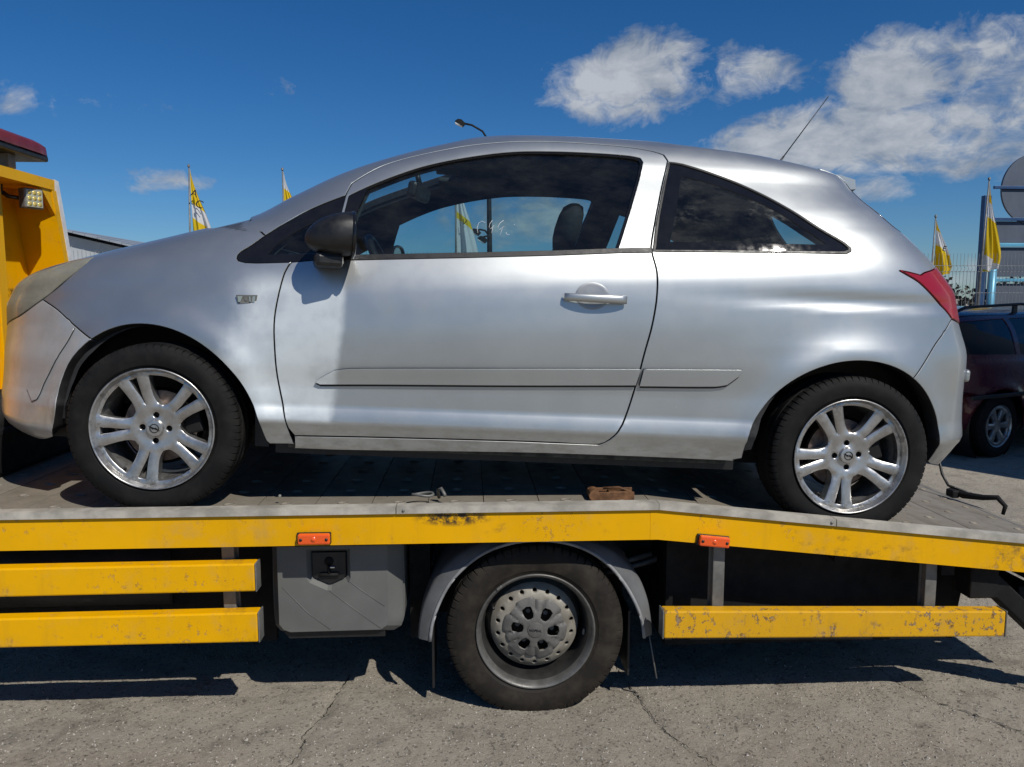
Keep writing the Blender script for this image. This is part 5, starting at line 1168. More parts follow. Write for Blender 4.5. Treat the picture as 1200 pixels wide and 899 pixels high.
# headboard at the front of the deck
hb = empty('headboard', Vector((XF, 3.75, 0.8))-truck_loc, (0, 0, 0), truck)
zb, zt = 0.80, 2.235
def hbq(name, poly_yz, x0, x1, mat, par=hb):
    m = TM(); n = len(poly_yz); m.add([(x0, y, z) for y, z in poly_yz]+[(x1, y, z) for y, z in poly_yz], [tuple(range(n)), tuple(range(2*n-1, n-1, -1))]+[(i, (i+1) % n, n+(i+1) % n, n+i) for i in range(n)]); return m.build(name, mat, par)
YT0, YT1, YB0, YB1 = 2.86, 4.735, 2.56, 5.06      # narrower at the top
def ye(z): t = (zt-z)/(zt-1.0); t = min(1.0, max(0, t)); return YT1+(YB1-YT1)*t*0.86
hbq('top_beam', [(YT0, zt-.058), (YT1-.004, zt-.058), (YT1, zt), (YT0, zt)], XF-0.24, XF, YEL_CAB)
hbq('far_post', [(ye(zt-.06)-0.045, zt-.060), (ye(zt-.06), zt-.060), (ye(1.0), 1.0), (ye(1.0)-0.045, 1.0)], XF-0.235, XF-.001, YEL_CAB)
hbq('edge_trim', [(ye(zt)+.002, zt+.004), (ye(zt)+.040, zt-.001), (ye(1.0)+.042, 1.0), (ye(1.0)+.002, 1.0)], XF-0.20, XF+.003, WHITEP)
hbq('near_post', [(2.56, 1.0), (2.60, 1.0), (YT0+.04, zt-.06), (YT0, zt-.06)], XF-0.235, XF-.001, YEL_CAB)
hbq('back_panel', [(2.58, 0.95), (ye(1.0)-.02, 0.95), (ye(zt-.05)-.02, zt-.05), (YT0+.02, zt-.05)], XF-0.245, XF-0.225, YEL_CAB)
hbq('gusset', [(ye(zt-.06)-.046, zt-.059), (ye(zt-.06)-.15, zt-.059), (ye(zt-.2)-.046, zt-.20)], XF-0.03, XF-.008, YEL_CAB)
hbq('gusset', [(3.55, zt-.059), (4.12, zt-.059), (4.12, zt-.16), (4.28, zt-.33), (3.55, zt-.33)], XF-0.215, XF-.165, YEL_CAB)
for y0_, y1_, xx in ((4.30, 4.38, XF-0.10), (3.50, 3.60, XF-.02), (3.92, 4.06, XF-.06)):
    m = TM(); m.box(XF-0.224, xx, y0_, y1_, 0.95, zt-.0585, .004); m.build('upright', YEL_CAB, hb)
m = TM(); m.box(XF-0.22, XF+0.03, 3.35, 3.99, 0.86, 1.95, .05); m.build('winch_housing', YEL_CAB, hb)
m = TM(); m.box(XF-0.20, XF+0.10, 2.6, 5.0, 0.92, 1.02, .01); m.build('lower_beam', YEL_CAB, hb)
m = TM(); m.box(XF+.02, -1.97, 3.10, 4.45, 0.80, 1.00, .02); m.lathe([(0, -.35), (.12, -.35), (.12, .35), (0, .35)], 20, (-2.12, 3.7, 1.02)); m.build('winch', DARKM, hb)
m = TM(); m.beam((XF+.05, 4.6, 0.88), (XF+1.1, 4.25, 0.835), 0.10, 0.03, (0, 0, 1), .004); m.build('guide_bar', YEL_CAB, hb)
# work lamp hanging in the far corner
wl = empty('work_lamp', Vector((XF-.03, 4.545, 2.105))-truck_loc, (0, 0, R(-22)), truck)
MB().box(-0.035, 0.016, -0.058, 0.058, -0.056, 0.056, .008).build('lamp_body', GREYST, wl)
MB().box(0.016, 0.020, -0.050, 0.050, -0.048, 0.048, .003).build('lamp_glass', simple('lamp_glass', (0.55, 0.52, 0.36), .15, .3, .2, 40), wl)
LED = simple('led_cell', (0.60, 0.46, 0.12), .2, .2, .2, 60)
for iy in range(3):
    for iz in range(3):
        MB().lathe([(0, 0.004), (0.010, 0.003), (0.013, 0)], 10, (0, 0, 0), axis='Z').build('led_cell', LED, wl, (0.020, (iy-1)*.031, (iz-1)*.031), (0, R(90), 0))
m = MB().tube([(-0.04, -0.02, 0.0), (-0.10, -0.06, 0.01), (-0.13, -0.11, 0.05)], 0.012); m.box(-0.16, -0.10, -0.13, -0.09, 0.02, 0.09, .006); m.build('lamp_bracket', BLACK, wl)
# red light bar above the headboard
lb_ = empty('light_bar', Vector((XF-.10, 4.10, 2.385))-truck_loc, (0, 0, 0), truck)
prof = [(-0.10, -0.02), (-0.095, 0.030), (-0.065, 0.052), (0.065, 0.052), (0.095, 0.030), (0.10, -0.02)]
RB = simple('dark_red_beacon_lens', (0.17, 0.020, 0.012), 0.35, 0, .25, 8, coat=.1)
m = MB(); ys = [(-0.74, 1), (0.50, 1), (0.585, .93), (0.625, .75), (0.640, .45)]
for y, s_ in ys:
    for x, z in prof: m.v.append((x*s_, y, -0.02+(z+0.02)*s_))
for i in range(len(ys)-1):
    for k in range(5): m.f.append((i*6+k, (i+1)*6+k, (i+1)*6+k+1, i*6+k+1)); m.sm.append(False)
m.f += [(0, 1, 2, 3, 4, 5), tuple(24+k for k in (5, 4, 3, 2, 1, 0))]; m.sm += [False]*2
m.build('beacon_lens', RB, lb_, sharp=50)
MB().box(-0.095, 0.095, -0.74, 0.60, -0.055, -0.021, .01).build('beacon_base', BLACK, lb_)
for y in (-0.4, 0.33): MB().box(-0.04, 0.04, y-.035, y+.035, -0.13, -0.055, .003).build('mounting_foot', GREYST, lb_)
MB().tube([(0, 0.02, 0.05), (0.0, -0.03, 0.10), (0, 0.06, 0.14)], 0.006).build('aerial_stub', BLACK, lb_)
m = TM(); m.lathe([(0, 0.02), (.012, .012), (.016, 0)], 10, (XF-.1, 4.45, zt+.001), axis='Z'); m.build('cap_nut', BLACK, hb)
# loose things on the deck
cl = empty('rusty_wheel_clamp', (0.528, 2.79, 0.799)); tag(cl, 'rusty iron wheel clamp lying on the deck edge below the car door', 'clamp')
m = MB(); m.box(-0.085, 0.085, -0.004, 0.002, -0.002, 0.030, .002); m.box(-0.085, 0.085, 0.040, 0.046, -0.002, 0.036, .002); m.box(-0.01, 0.06, -0.002, 0.044, 0.026, 0.031, .001); m.build('clamp_bracket', RUST, cl)
MB().lathe([(0, -0.012), (0.021, -0.012), (0.021, 0.056), (0, 0.056)], 18, (-0.066, 0, 0.020)).build('clamp_drum', RUST, cl, sharp=40)
MB().tube([(-0.03, 0.02, 0.04), (0.03, 0.015, 0.043), (0.075, 0.0, 0.028)], 0.005).build('clamp_bolt', RUST, cl)
sh = empty('shackle', (-0.13, 2.765, 0.830)); tag(sh, 'small steel lashing ring lying on the edge rail', 'lashing ring')
m = MB(); m.tube([(-0.045+0.038*math.cos(a), 0.02*math.sin(a), 0.006+.003*math.sin(a*2)) for a in np.linspace(0, 2*math.pi, 22)], 0.0052, 7, cap=False); m.build('ring', GREYST, sh)
m = MB(); m.tube([(0.012, 0.05, -0.02), (0.008, 0.03, 0.012), (0.022, 0.012, 0.024), (0.034, 0.005, 0.004), (0.036, 0.002, -0.004)], 0.0065, 8); m.build('hook', GREYST, sh)
# tow hook and cable behind the ramp edge
th_ = empty('winch_hook', (2.44, 3.62, 0.548)); tag(th_, 'black winch hook and bent cable resting on the far end of the ramp', 'hook')
m = MB(); m.tube([(0.06, -0.02, 0.03), (0.0, 0.10, 0.05), (-0.01, 0.14, 0.10), (-0.02, 0.16, 0.175), (-0.06, 0.18, 0.195), (-0.30, 0.24, 0.195), (-0.5, 0.3, 0.19)], 0.007, 8); m.build('cable', BLACK, th_)
m = MB(); m.tube([(0.0, 0.09, 0.03), (0.03, 0.02, 0.02), (0.07, -0.07, 0.03), (0.10, -0.13, 0.045), (0.12, -0.16, 0.01), (0.11, -0.16, -0.03)], [0.012, 0.018, 0.014, 0.013, 0.011, 0.008], 10); m.box(-0.02, 0.02, 0.03, 0.09, 0.0, 0.04, .008); m.build('hook_body', DARKM, th_)
STONE = simple('stone_grey', (.2, .19, .17), .8)
for (x, y, r_, lb2) in ((-1.745, 2.81, .011, 'largest grit stone on the pale rail at the far left'), (-0.70, 2.80, .006, 'tiny grit stone on the pale rail just right of the front wheel')):
    o = MB().lathe([(0, r_*1.3), (r_*.8, r_), (r_, 0)], 7, axis='Z').build('stone', STONE, None, (x, y, 0.8265))
    tag(o, lb2, 'stone', 'grit stones on the rail')
# ---------------------------------------------------------------- ground
def ground_mat():
    s = MN('weathered_concrete_ground'); big = s.noise(0.5, 7, 0.6); mid = s.noise(6, 8, 0.65); ag = s.noise(120, 7, 0.78)
    vo = s.n('ShaderNodeTexVoronoi'); vo.inputs['Scale'].default_value = 110; s.l(s.tc.outputs['Object'], vo.inputs['Vector'])
    vr = s.n('ShaderNodeSeparateColor'); s.l(vo.outputs['Color'], vr.inputs[0])
    c = s.mix(s.ramp(big, 0.35, 0.68), (0.375, 0.338, 0.275), (0.295, 0.264, 0.213))
    c = s.mix(s.ramp(mid, 0.45, 0.75, 0, 0.55), c, (0.115, 0.10, 0.084))
    c = s.mix(s.ramp(vr.outputs[0], 0.82, 0.95, 0, 0.6), c, (0.36, 0.33, 0.285))
    c = s.mix(s.ramp(vr.outputs[1], 0.90, 0.95, 0, 0.55), c, (0.055, 0.048, 0.042))
    c = s.mix(s.ramp(ag, 0.56, 0.68, 0, 0.8), c, (0.075, 0.066, 0.052))
    c = s.mix(s.ramp(s.noise(130, 4, 0.7, off=(3, 1, 0)), 0.60, 0.66, 0, 0.8), c, (0.05, 0.044, 0.036))
    c = s.mix(s.ramp(ag, 0.30, 0.44, 0.7, 0.0), c, (0.50, 0.47, 0.40))
    st = s.math('MULTIPLY', s.ramp(s.noise(1.3, 6, 0.7, off=(2, 8, 0)), 0.56, 0.66), s.ramp(s.noise(9, 6, 0.7), 0.35, 0.6))
    c = s.mix(s.math('MULTIPLY', st, 0.45), c, (0.085, 0.073, 0.06))
    s.set(Base_Color=c, Roughness=0.88); s.b.inputs['Specular IOR Level'].default_value = 0.3
    b1 = s.bump(s.math('MULTIPLY', ag, -1.0), 1.0, 0.007); b2 = s.bump(s.noise(40, 6, 0.75, off=(5, 5, 0)), 0.5, 0.008, b1); s.bump(mid, 0.6, 0.02, b2); return s.m
GROUND = ground_mat()
gm = bpy.data.meshes.new('ground')
# fine, uneven sheet near the camera; one flat sheet out to the horizon
nx, ny = 520, 215; xs = np.linspace(-3.6, 4.4, nx); ys = np.linspace(1.9, 5.2, ny)
h = np.zeros((ny, nx)); rg = np.random.default_rng(3)
for fq, am in ((0.6, .0035), (1.9, .0022), (6, .0014), (17, .0011)):
    for _ in range(7):
        a = rg.uniform(0, 6.28); ph = rg.uniform(0, 6.28); h += am*np.sin(fq*2.2*(math.cos(a)*xs[None, :]+math.sin(a)*ys[:, None])+ph)*.5
h += rg.normal(0, 0.0011, h.shape)
ex = np.minimum(1, np.minimum(np.arange(nx), nx-1-np.arange(nx))/8.0); ey = np.minimum(1, np.minimum(np.arange(ny), ny-1-np.arange(ny))/8.0)
# cracks: two long joints sunk into the sheet
def crack(pts, wdt, dep):
    global h
    P = np.array(pts)
    X, Y = np.meshgrid(xs, ys); G = np.stack([X.ravel(), Y.ravel()], -1); d = np.full(len(G), 9.)
    for a, b in zip(P[:-1], P[1:]):
        ab = b-a; t = np.clip(((G-a)@ab)/(ab@ab), 0, 1); d = np.minimum(d, np.hypot(*(G-a-t[:, None]*ab).T))
    h -= dep*np.exp(-(d.reshape(h.shape)/wdt)**2)
CR = [[(0.60, 3.3), (0.62, 2.98), (0.655, 2.78), (0.675, 2.66), (0.70, 2.58), (0.775, 2.46), (0.80, 2.38), (0.87, 2.28), (0.9, 2.0)], [(1.66, 3.1), (1.74, 2.86), (1.79, 2.72), (1.90, 2.60), (1.99, 2.49), (2.07, 2.44), (2.2, 2.3)], [(-0.50, 3.05), (-0.53, 2.90), (-0.56, 2.74), (-0.60, 2.62), (-0.585, 2.52), (-0.62, 2.4)], [(1.95, 3.05), (2.2, 2.80), (2.35, 2.72), (2.6, 2.6)]]
crack([(0.60, 2.9), (0.66, 2.72), (0.69, 2.6), (0.78, 2.46), (0.86, 2.3), (0.9, 2.0)], 0.018, 0.012)
crack([(1.72, 2.92), (1.80, 2.70), (1.92, 2.56), (2.05, 2.45), (2.2, 2.3)], 0.02, 0.010)
crack([(-0.52, 3.0), (-0.55, 2.78), (-0.60, 2.6), (-0.60, 2.4)], 0.02, 0.008)
crack([(2.0, 2.95), (2.25, 2.75), (2.6, 2.6)], 0.02, 0.008)
h *= ex[None, :]*ey[:, None]
vs = [(xs[i], ys[j], h[j, i]+0.0015) for j in range(ny) for i in range(nx)]
fs = [(j*nx+i, j*nx+i+1, (j+1)*nx+i+1, (j+1)*nx+i) for j in range(ny-1) for i in range(nx-1)]
b0 = len(vs)
X0, X1, Yn, Yf = xs[0], xs[-1], ys[0], ys[-1]
Rr = [(-1500, -400), (1500, -400), (1500, 2500), (-1500, 2500)]; Q = [(X0, Yn), (X1, Yn), (X1, Yf), (X0, Yf)]
vs += [(x, y, 0.0015) for x, y in Q]+[(x, y, 0.0015) for x, y in Rr]
fs += [(b0+i, b0+4+i, b0+4+(i+1) % 4, b0+(i+1) % 4) for i in range(4)]
gm.from_pydata(vs, [], fs); bm = bmesh.new(); bm.from_mesh(gm); bmesh.ops.recalc_face_normals(bm, faces=bm.faces); bm.to_mesh(gm); bm.free()
if gm.polygons[0].normal.z < 0: gm.flip_normals()
gm.polygons.foreach_set('use_smooth', [True]*len(gm.polygons))
g_ = mk('ground', gm, GROUND); g_['kind'] = 'structure'
# the cracks themselves: narrow ragged slits filled with dirt, lying in the sunk joints
def hz(x, y):
    i = min(nx-1, max(0, int(round((x-xs[0])/(xs[1]-xs[0]))))); j = min(ny-1, max(0, int(round((y-ys[0])/(ys[1]-ys[0]))))); return h[j, i]
for pts in CR:
    P = resample(pts, 0.012, closed=False); cv = []; cf = []
    for k, (x, y) in enumerate(P):
        jx, jy = rg.normal(0, .004), rg.normal(0, .002); w_ = abs(rg.normal(0.0009, .0010))+.0003
        a, b = P[max(0, k-1)], P[min(len(P)-1, k+1)]; t = Vector((b[0]-a[0], b[1]-a[1])).normalized(); z = max(hz(x, y), hz(x+.012, y), hz(x-.012, y), hz(x, y+.012), hz(x, y-.012))+.0035
        cv += [(x+jx-t.y*w_, y+jy+t.x*w_, z), (x+jx+t.y*w_, y+jy-t.x*w_, z)]
    for k in range(len(P)-1): cf.append((2*k, 2*k+1, 2*k+3, 2*k+2))
    me = bpy.data.meshes.new('crack'); me.from_pydata(cv, [], cf); o = mk('crack', me, DARKM, g_)
# loose grit
gv = []; gf = []
for _ in range(12000):
    x = rg.uniform(-2.4, 3.0); y = 2.05+abs(rg.normal(0, 0.55)); r_ = 0.0018+abs(rg.normal(0, 0.0018)); b = len(gv); a0 = rg.uniform(0, 6)
    i = min(nx-1, max(0, int((x-xs[0])/(xs[1]-xs[0])))); j = min(ny-1, max(0, int((y-ys[0])/(ys[1]-ys[0])))); z = h[j, i]+.001
    for k in range(4): gv.append((x+r_*math.cos(a0+k*1.57)*rg.uniform(.7, 1.4), y+r_*math.sin(a0+k*1.57)*rg.uniform(.7, 1.4), z))
    gv.append((x+rg.uniform(-.3, .3)*r_, y, z+r_*rg.uniform(.6, 1.3))); gf += [(b+k, b+(k+1) % 4, b+4) for k in range(4)]
me = bpy.data.meshes.new('grit'); me.from_pydata(gv, [], gf)
s = MN('pale_grit'); oi = s.noise(160, 2, .5); s.set(Base_Color=s.mix(s.ramp(oi, .4, .6), (0.13, 0.115, 0.095), (0.42, 0.39, 0.34)), Roughness=.85)
o = mk('grit', me, s.m); tag(o, 'loose pale grit scattered over the concrete ground', 'grit', kind='stuff')

# ---------------------------------------------------------------- fence
FY = 11.0; FH = 2.20
WIRE = simple('grey_fence_wire', (0.30, 0.32, 0.33), .45, .5, .1, 3)
POST = simple('grey_fence_post', (0.16, 0.17, 0.17), .5, .3, .2, 3)
def pane_mesh(w, h):
    m = MB(); r_ = 0.0035
    for i in range(int(w/0.055)+1):
        x = i*0.055; prof = [(x, 0, 0.05), (x, 0, h*0.24), (x, -0.03, h*0.26), (x, 0, h*0.28), (x, 0, h*.55), (x, -0.03, h*0.57), (x, 0, h*.59), (x, 0, h*.88), (x, -0.03, h*0.90), (x, 0, h*.92), (x, 0, h)]
        m.tube(prof, r_, 3, cap=False)
    for z in (0.08, h*.24, h*.28, h*.42, h*.55, h*.59, h*.74, h*.88, h*.92): m.tube([(0, 0.004, z), (w, 0.004, z)], 0.0042, 3, cap=False)
    return m.mesh('mesh_panel')
fence = empty('mesh_fence', (-16, FY, 0)); tag(fence, 'tall grey welded wire fence across the back of the yard', 'fence')
pm_ = pane_mesh(2.45, FH); pm_.materials.append(WIRE)
pst = MB().box(-0.025, 0.025, -0.02, 0.03, 0, FH+.03, .003).mesh('fence_post'); pst.materials.append(POST)
for k in range(17):
    mk('mesh_panel', pm_, None, fence, (k*2.5+.025, 0, 0)); mk('fence_post', pst, None, fence, (k*2.5, 0.0, 0))
# ---------------------------------------------------------------- flags
def flag_mat(name, seed):
    s = MN(name); x, y, z = s.xyz(); w = s.math('ADD', z, s.math('MULTIPLY', x, 0.75))
    band = s.math('PINGPONG', s.math('ADD', w, 0.37*seed), 0.42)
    yel = s.ramp(band, 0.11, 0.12) if seed else s.ramp(band, 0.36, 0.37)
    c = s.mix(yel, (0.72, 0.73, 0.74), (0.78, 0.55, 0.01))
    s.set(Base_Color=c, Roughness=.8); tr_ = s.n('ShaderNodeBsdfTranslucent'); s.l(c, tr_.inputs[0]); mx = s.n('ShaderNodeMixShader'); mx.inputs[0].default_value = .35
    s.l(s.b.outputs[0], mx.inputs[1]); s.l(tr_.outputs[0], mx.inputs[2]); s.l(mx.outputs[0], s.out.inputs[0]); return s.m
FLM = [flag_mat('flag_cloth', k) for k in range(3)]
def flag(x, y, ztop, hgt, wid, lean, label, seed, letters):
    """a feather flag hanging limp from its pole: folds run down the cloth"""
    o = empty('flag', (x, y, 0), (0, 0, 0)); tag(o, label, 'flag', 'advertising flags behind the fence')
    MB().tube([(-lean*1.0, 0, 0), (-lean*.4, 0, ztop*.6), (0, 0, ztop)], [0.022, 0.018, 0.010], 8).build('flag_pole', GREYST, o)
    MB().lathe([(0, .05), (.02, .03), (.022, 0)], 10, (0, 0, ztop), axis='Z').build('pole_tip', GREYST, o)
    m = MB(); nu, nv = 22, 30; rs_ = random.Random(seed)
    p1, p2 = rs_.uniform(0, 6), rs_.uniform(0, 6)
    for j in range(nv+1):
        t = j/nv; z = ztop-0.02-hgt*t
        wd = wid*(0.06+0.94*min(1, t*1.15)**1.1)*(1-0.10*max(0, t-.85)/.15)
        for i in range(nu+1):
            u = i/nu; fold = 0.10*math.sin(u*9+p1+t*1.5)*t+0.04*math.sin(u*17+p2-t*2)
            m.v.append((0.015+wd*u*(0.86+.1*math.sin(t*5+p2)), fold*wd*2.0, z-0.30*u*hgt*(0.5-t)*0.6-0.10*u*hgt*max(0, t-.5)))
    for j in range(nv):
        for i in range(nu): a = j*(nu+1)+i; m.f.append((a, a+1, a+nu+2, a+nu+1)); m.sm.append(True)
    cl_ = m.build('flag_cloth', FLM[seed % 3], o)
    for k, (ch, u, t, sz) in enumerate(letters):
        zz = ztop-hgt*t; me = text_mesh(ch, sz, 0.004)
        mk('flag_lettering', me, BLACK, o, (wid*u, -0.11, zz), (math.pi/2, R(18), 0))
flag(-4.52, 13, 3.66, 1.45, 0.42, 0.10, 'white and yellow flag left of the bonnet, leftmost one', 1, [('A', .25, .30, .16), ('C', .42, .42, .18), ('E', .55, .80, .24)])
flag(-3.03, 13, 3.62, 1.55, 0.55, 0.02, 'yellow and white flag rising above the windscreen pillar', 2, [('/', .40, .42, .26), ('I', .26, .60, .14), ('C', .55, .60, .20)])
flag(-0.22, 13, 3.75, 1.75, 0.40, 0.0, 'crumpled white flag seen through the side windows of the silver car', 0, [('V', .35, .55, .14)])
flag(8.00, 13, 2.93, 0.98, 0.42, 0.05, 'small white and yellow flag right of the tail lamp behind the fence', 2, [('E', .28, .55, .13)])
flag(8.36, 12.2, 3.44, 1.45, 0.30, 0.10, 'tall dull flag hanging beside the blue sign post', 1, [])
# ---------------------------------------------------------------- street lamp with two pairs of arms
lp = empty('street_lamp', (0.36, 13.6, 0)); tag(lp, 'slim dark street lamp with curved arms rising behind the roof of the silver car', 'street lamp')
MB().tube([(0, 0, 0), (0, 0, 2.0), (-0.02, 0, 4.3)], [0.06, 0.05, 0.035], 10).build('lamp_post', DARKM, lp)
def arm(p, name='lamp_arm'):
    MB().tube(p, 0.018, 6).build(name, DARKM, lp)
    e = p[-1]; hd = empty('lamp_head', e, (0, R(25), 0), lp)
    MB().prism([(-0.09, -0.02), (0.07, -0.045), (0.09, 0.02), (0.0, 0.05), (-0.06, 0.03)], -0.05, 0.05).build('lamp_housing', DARKM, hd)
    MB().box(-0.075, 0.06, -0.04, 0.04, -0.055, -0.03, .004).build('lamp_lens', WHITEP, hd)
arm([(0, 0, 4.22), (-0.12, 0, 4.40), (-0.30, 0, 4.50), (-0.50, 0, 4.54)])
MB().tube([(-0.02, 0, 4.25), (-0.14, 0, 4.27)], 0.02, 6).build('lamp_stub', DARKM, lp)
arm([(0, 0, 2.62), (-0.08, 0, 2.72), (-0.17, 0, 2.74), (-0.24, 0, 2.70)]); arm([(0, 0, 2.55), (-0.04, -.1, 2.62), (-0.10, -0.2, 2.60), (-0.13, -.3, 2.55)])
# ---------------------------------------------------------------- grey hall beyond the yard
HALLW = simple('hall_wall', (0.42, 0.45, 0.47), .7, 0, .1, .3); ROOFM = simple('corrugated_roof', (0.36, 0.39, 0.42), .45, .35, .12, .5)
hx, hy = -34.0, 62.0
hall = empty('grey_hall', (hx, hy, 0)); tag(hall, 'long low grey hall with a ribbed metal roof far left behind the fence', 'hall')
MB().prism([(-9, 0), (14, 0), (14, 3.9), (2, 6.6), (-9, 4.1)], 0, 26).build('wall', HALLW, hall)
for (x0, z0, x1, z1) in ((-9.6, 4.05, 2, 6.9), (2, 6.9, 15.5, 3.75)):
    L_ = math.hypot(x1-x0, z1-z0); a_ = math.atan2(z1-z0, x1-x0); ns = int(L_/0.9)
    for k in range(ns):
        m = MB().box(k*L_/ns+.02, (k+1)*L_/ns-.02, -0.8, 27, 0, 0.12+0.03*(k % 2)); mm = m.mesh('roof_sheet')
        mk('roof_sheet', mm, ROOFM, hall, (x0, 0, z0), (0, -a_, 0))
low = empty('low_shed', (hx-12.5, hy-6, 0)); tag(low, 'low pale lean-to shed in front of the grey hall', 'shed')
MB().prism([(-8, 0), (12, 0), (12, 2.9), (-8, 5.3)], 0, 8).build('wall', WHITEP, low)
MB().prism([(-8.5, 5.45), (12.8, 2.95), (12.8, 3.15), (-8.5, 5.7)], -0.5, 8.5).build('roof', ROOFM, low)
YB = simple('yellow_bollard_paint', (0.70, 0.52, 0.12), .6)
for k in range(4):
    o = MB().lathe([(0, 1.15), (.09, 1.12), (.10, 1.0), (.10, 0)], 10, axis='Z').build('bollard', YB, None, (-9.35+0.27*k, 17.0, 1.05))
    tag(o, ('pale yellow bollard on the wall behind the fence, %s of four' % ('leftmost', 'second from left', 'third from left', 'rightmost')[k]), 'bollard', 'yellow bollards beyond the fence')
bw = MB().box(-12, -6.5, 16.8, 17.3, 0, 1.05, .02).build('low_wall', HALLW); tag(bw, 'low grey wall under the row of yellow bollards', 'wall')
# ---------------------------------------------------------------- hedge, far land
def leafy(name, x0, x1, y0, y1, z1, n, sz, label, cat, col, parent=None):
    v = []; f = []; rl = np.random.default_rng(int(abs(x0*7)+3))
    for _ in range(n):
        x = rl.uniform(x0, x1); y = rl.uniform(y0, y1); top = z1*(0.72+0.20*math.sin(x*1.1+y)+0.12*math.sin(x*3.1)); z = rl.uniform(0, 1)**.7*top; c = Vector((x, y, z)); q = Vector(rl.normal(size=3)).normalized(); w = q.orthogonal().normalized()*sz*rl.uniform(.5, 1.3); u = q.cross(w)
        b = len(v); v += [c+w, c+u*.7, c-w, c-u*.7]; f.append((b, b+1, b+2, b+3))
    me = bpy.data.meshes.new(name); me.from_pydata([tuple(p) for p in v], [], f)
    s = MN('leaf_'+name); s.set(Base_Color=s.mix(s.ramp(s.noise(.6, 5, .6), .35, .65), col, tuple(c_*.5 for c_ in col)), Roughness=.7)
    o = mk(name, me, s.m, parent); 
    if label: tag(o, label, cat, kind='stuff')
    return o
leafy('scrub', 9.5, 26, 24, 29, 2.3, 9000, 0.10, 'dark winter scrub beyond the fence right of the silver car', 'scrub', (0.055, 0.05, 0.035))
hl_ = bpy.data.meshes.new('hills'); hv = []; hf = []
for i in range(121):
    a = -1.3+2.6*i/120; d = 900; top = 8+7*math.sin(i*.13)+3*math.sin(i*.41+1); hv += [(d*math.sin(a), d*math.cos(a), -2), (d*math.sin(a), d*math.cos(a), top), ((d+300)*math.sin(a), (d+300)*math.cos(a), -2)]
for i in range(120):
    b = i*3; hf += [(b, b+3, b+4, b+1), (b+1, b+4, b+5, b+2)]
hl_.from_pydata(hv, [], hf); o = mk('hills', hl_, simple('far_hill', (0.06, 0.075, 0.07), .9, 0, .2, .01)); o['kind'] = 'structure'
# ---------------------------------------------------------------- blue sign at the right, seen from its back
BLUE = simple('dark_blue_steel', (0.025, 0.07, 0.17), .45, .2, .15, 3); LBLUE = simple('light_blue_steel', (0.10, 0.34, 0.50), .45, .1, .15, 3); SIGNB = simple('grey_blue_sign_back', (0.085, 0.105, 0.14), .6, .2, .12, 2)
sg = empty('yard_sign', (9.6, 12.9, 0)); tag(sg, 'large blue framed yard sign with a round disc on top, seen from behind', 'sign')
for k, (zz0, zz1) in enumerate(((0.35, 1.18), (1.28, 1.80), (1.92, 2.42), (2.50, 2.86))):
    MB().box(-0.62, 3.2, 0.0, 0.05, zz0, zz1, .004).build('sign_panel', SIGNB, sg)
for zz in (1.23, 1.86, 2.46, 2.89): MB().box(-0.66, 3.3, -0.06, -0.01, zz-.025, zz+.025, .004).build('cross_rail', LBLUE if zz < 2.7 else BLUE, sg)
MB().lathe([(0, -0.02), (0.60, -0.02), (0.60, 0.02), (0, 0.02)], 64, (0.06, 0, 3.40)).build('round_disc', SIGNB, sg, sharp=40)
MB().box(0.035, 0.085, -0.065, -0.022, 2.80, 4.00, .004).build('disc_brace', BLUE, sg); MB().box(-0.70, 1.0, -0.060, -0.023, 3.395, 3.445, .004).build('disc_brace', BLUE, sg)
MB().tube([(-0.70, -0.12, 0), (-0.67, -0.12, 2.35)], 0.065, 14).build('light_blue_post', LBLUE, sg)
MB().box(-0.88, -0.76, -0.10, 0.0, 0, 3.28, .004).build('dark_post', BLUE, sg); MB().box(2.2, 2.34, -0.10, 0.0, 0, 3.3, .004).build('dark_post', BLUE, sg)
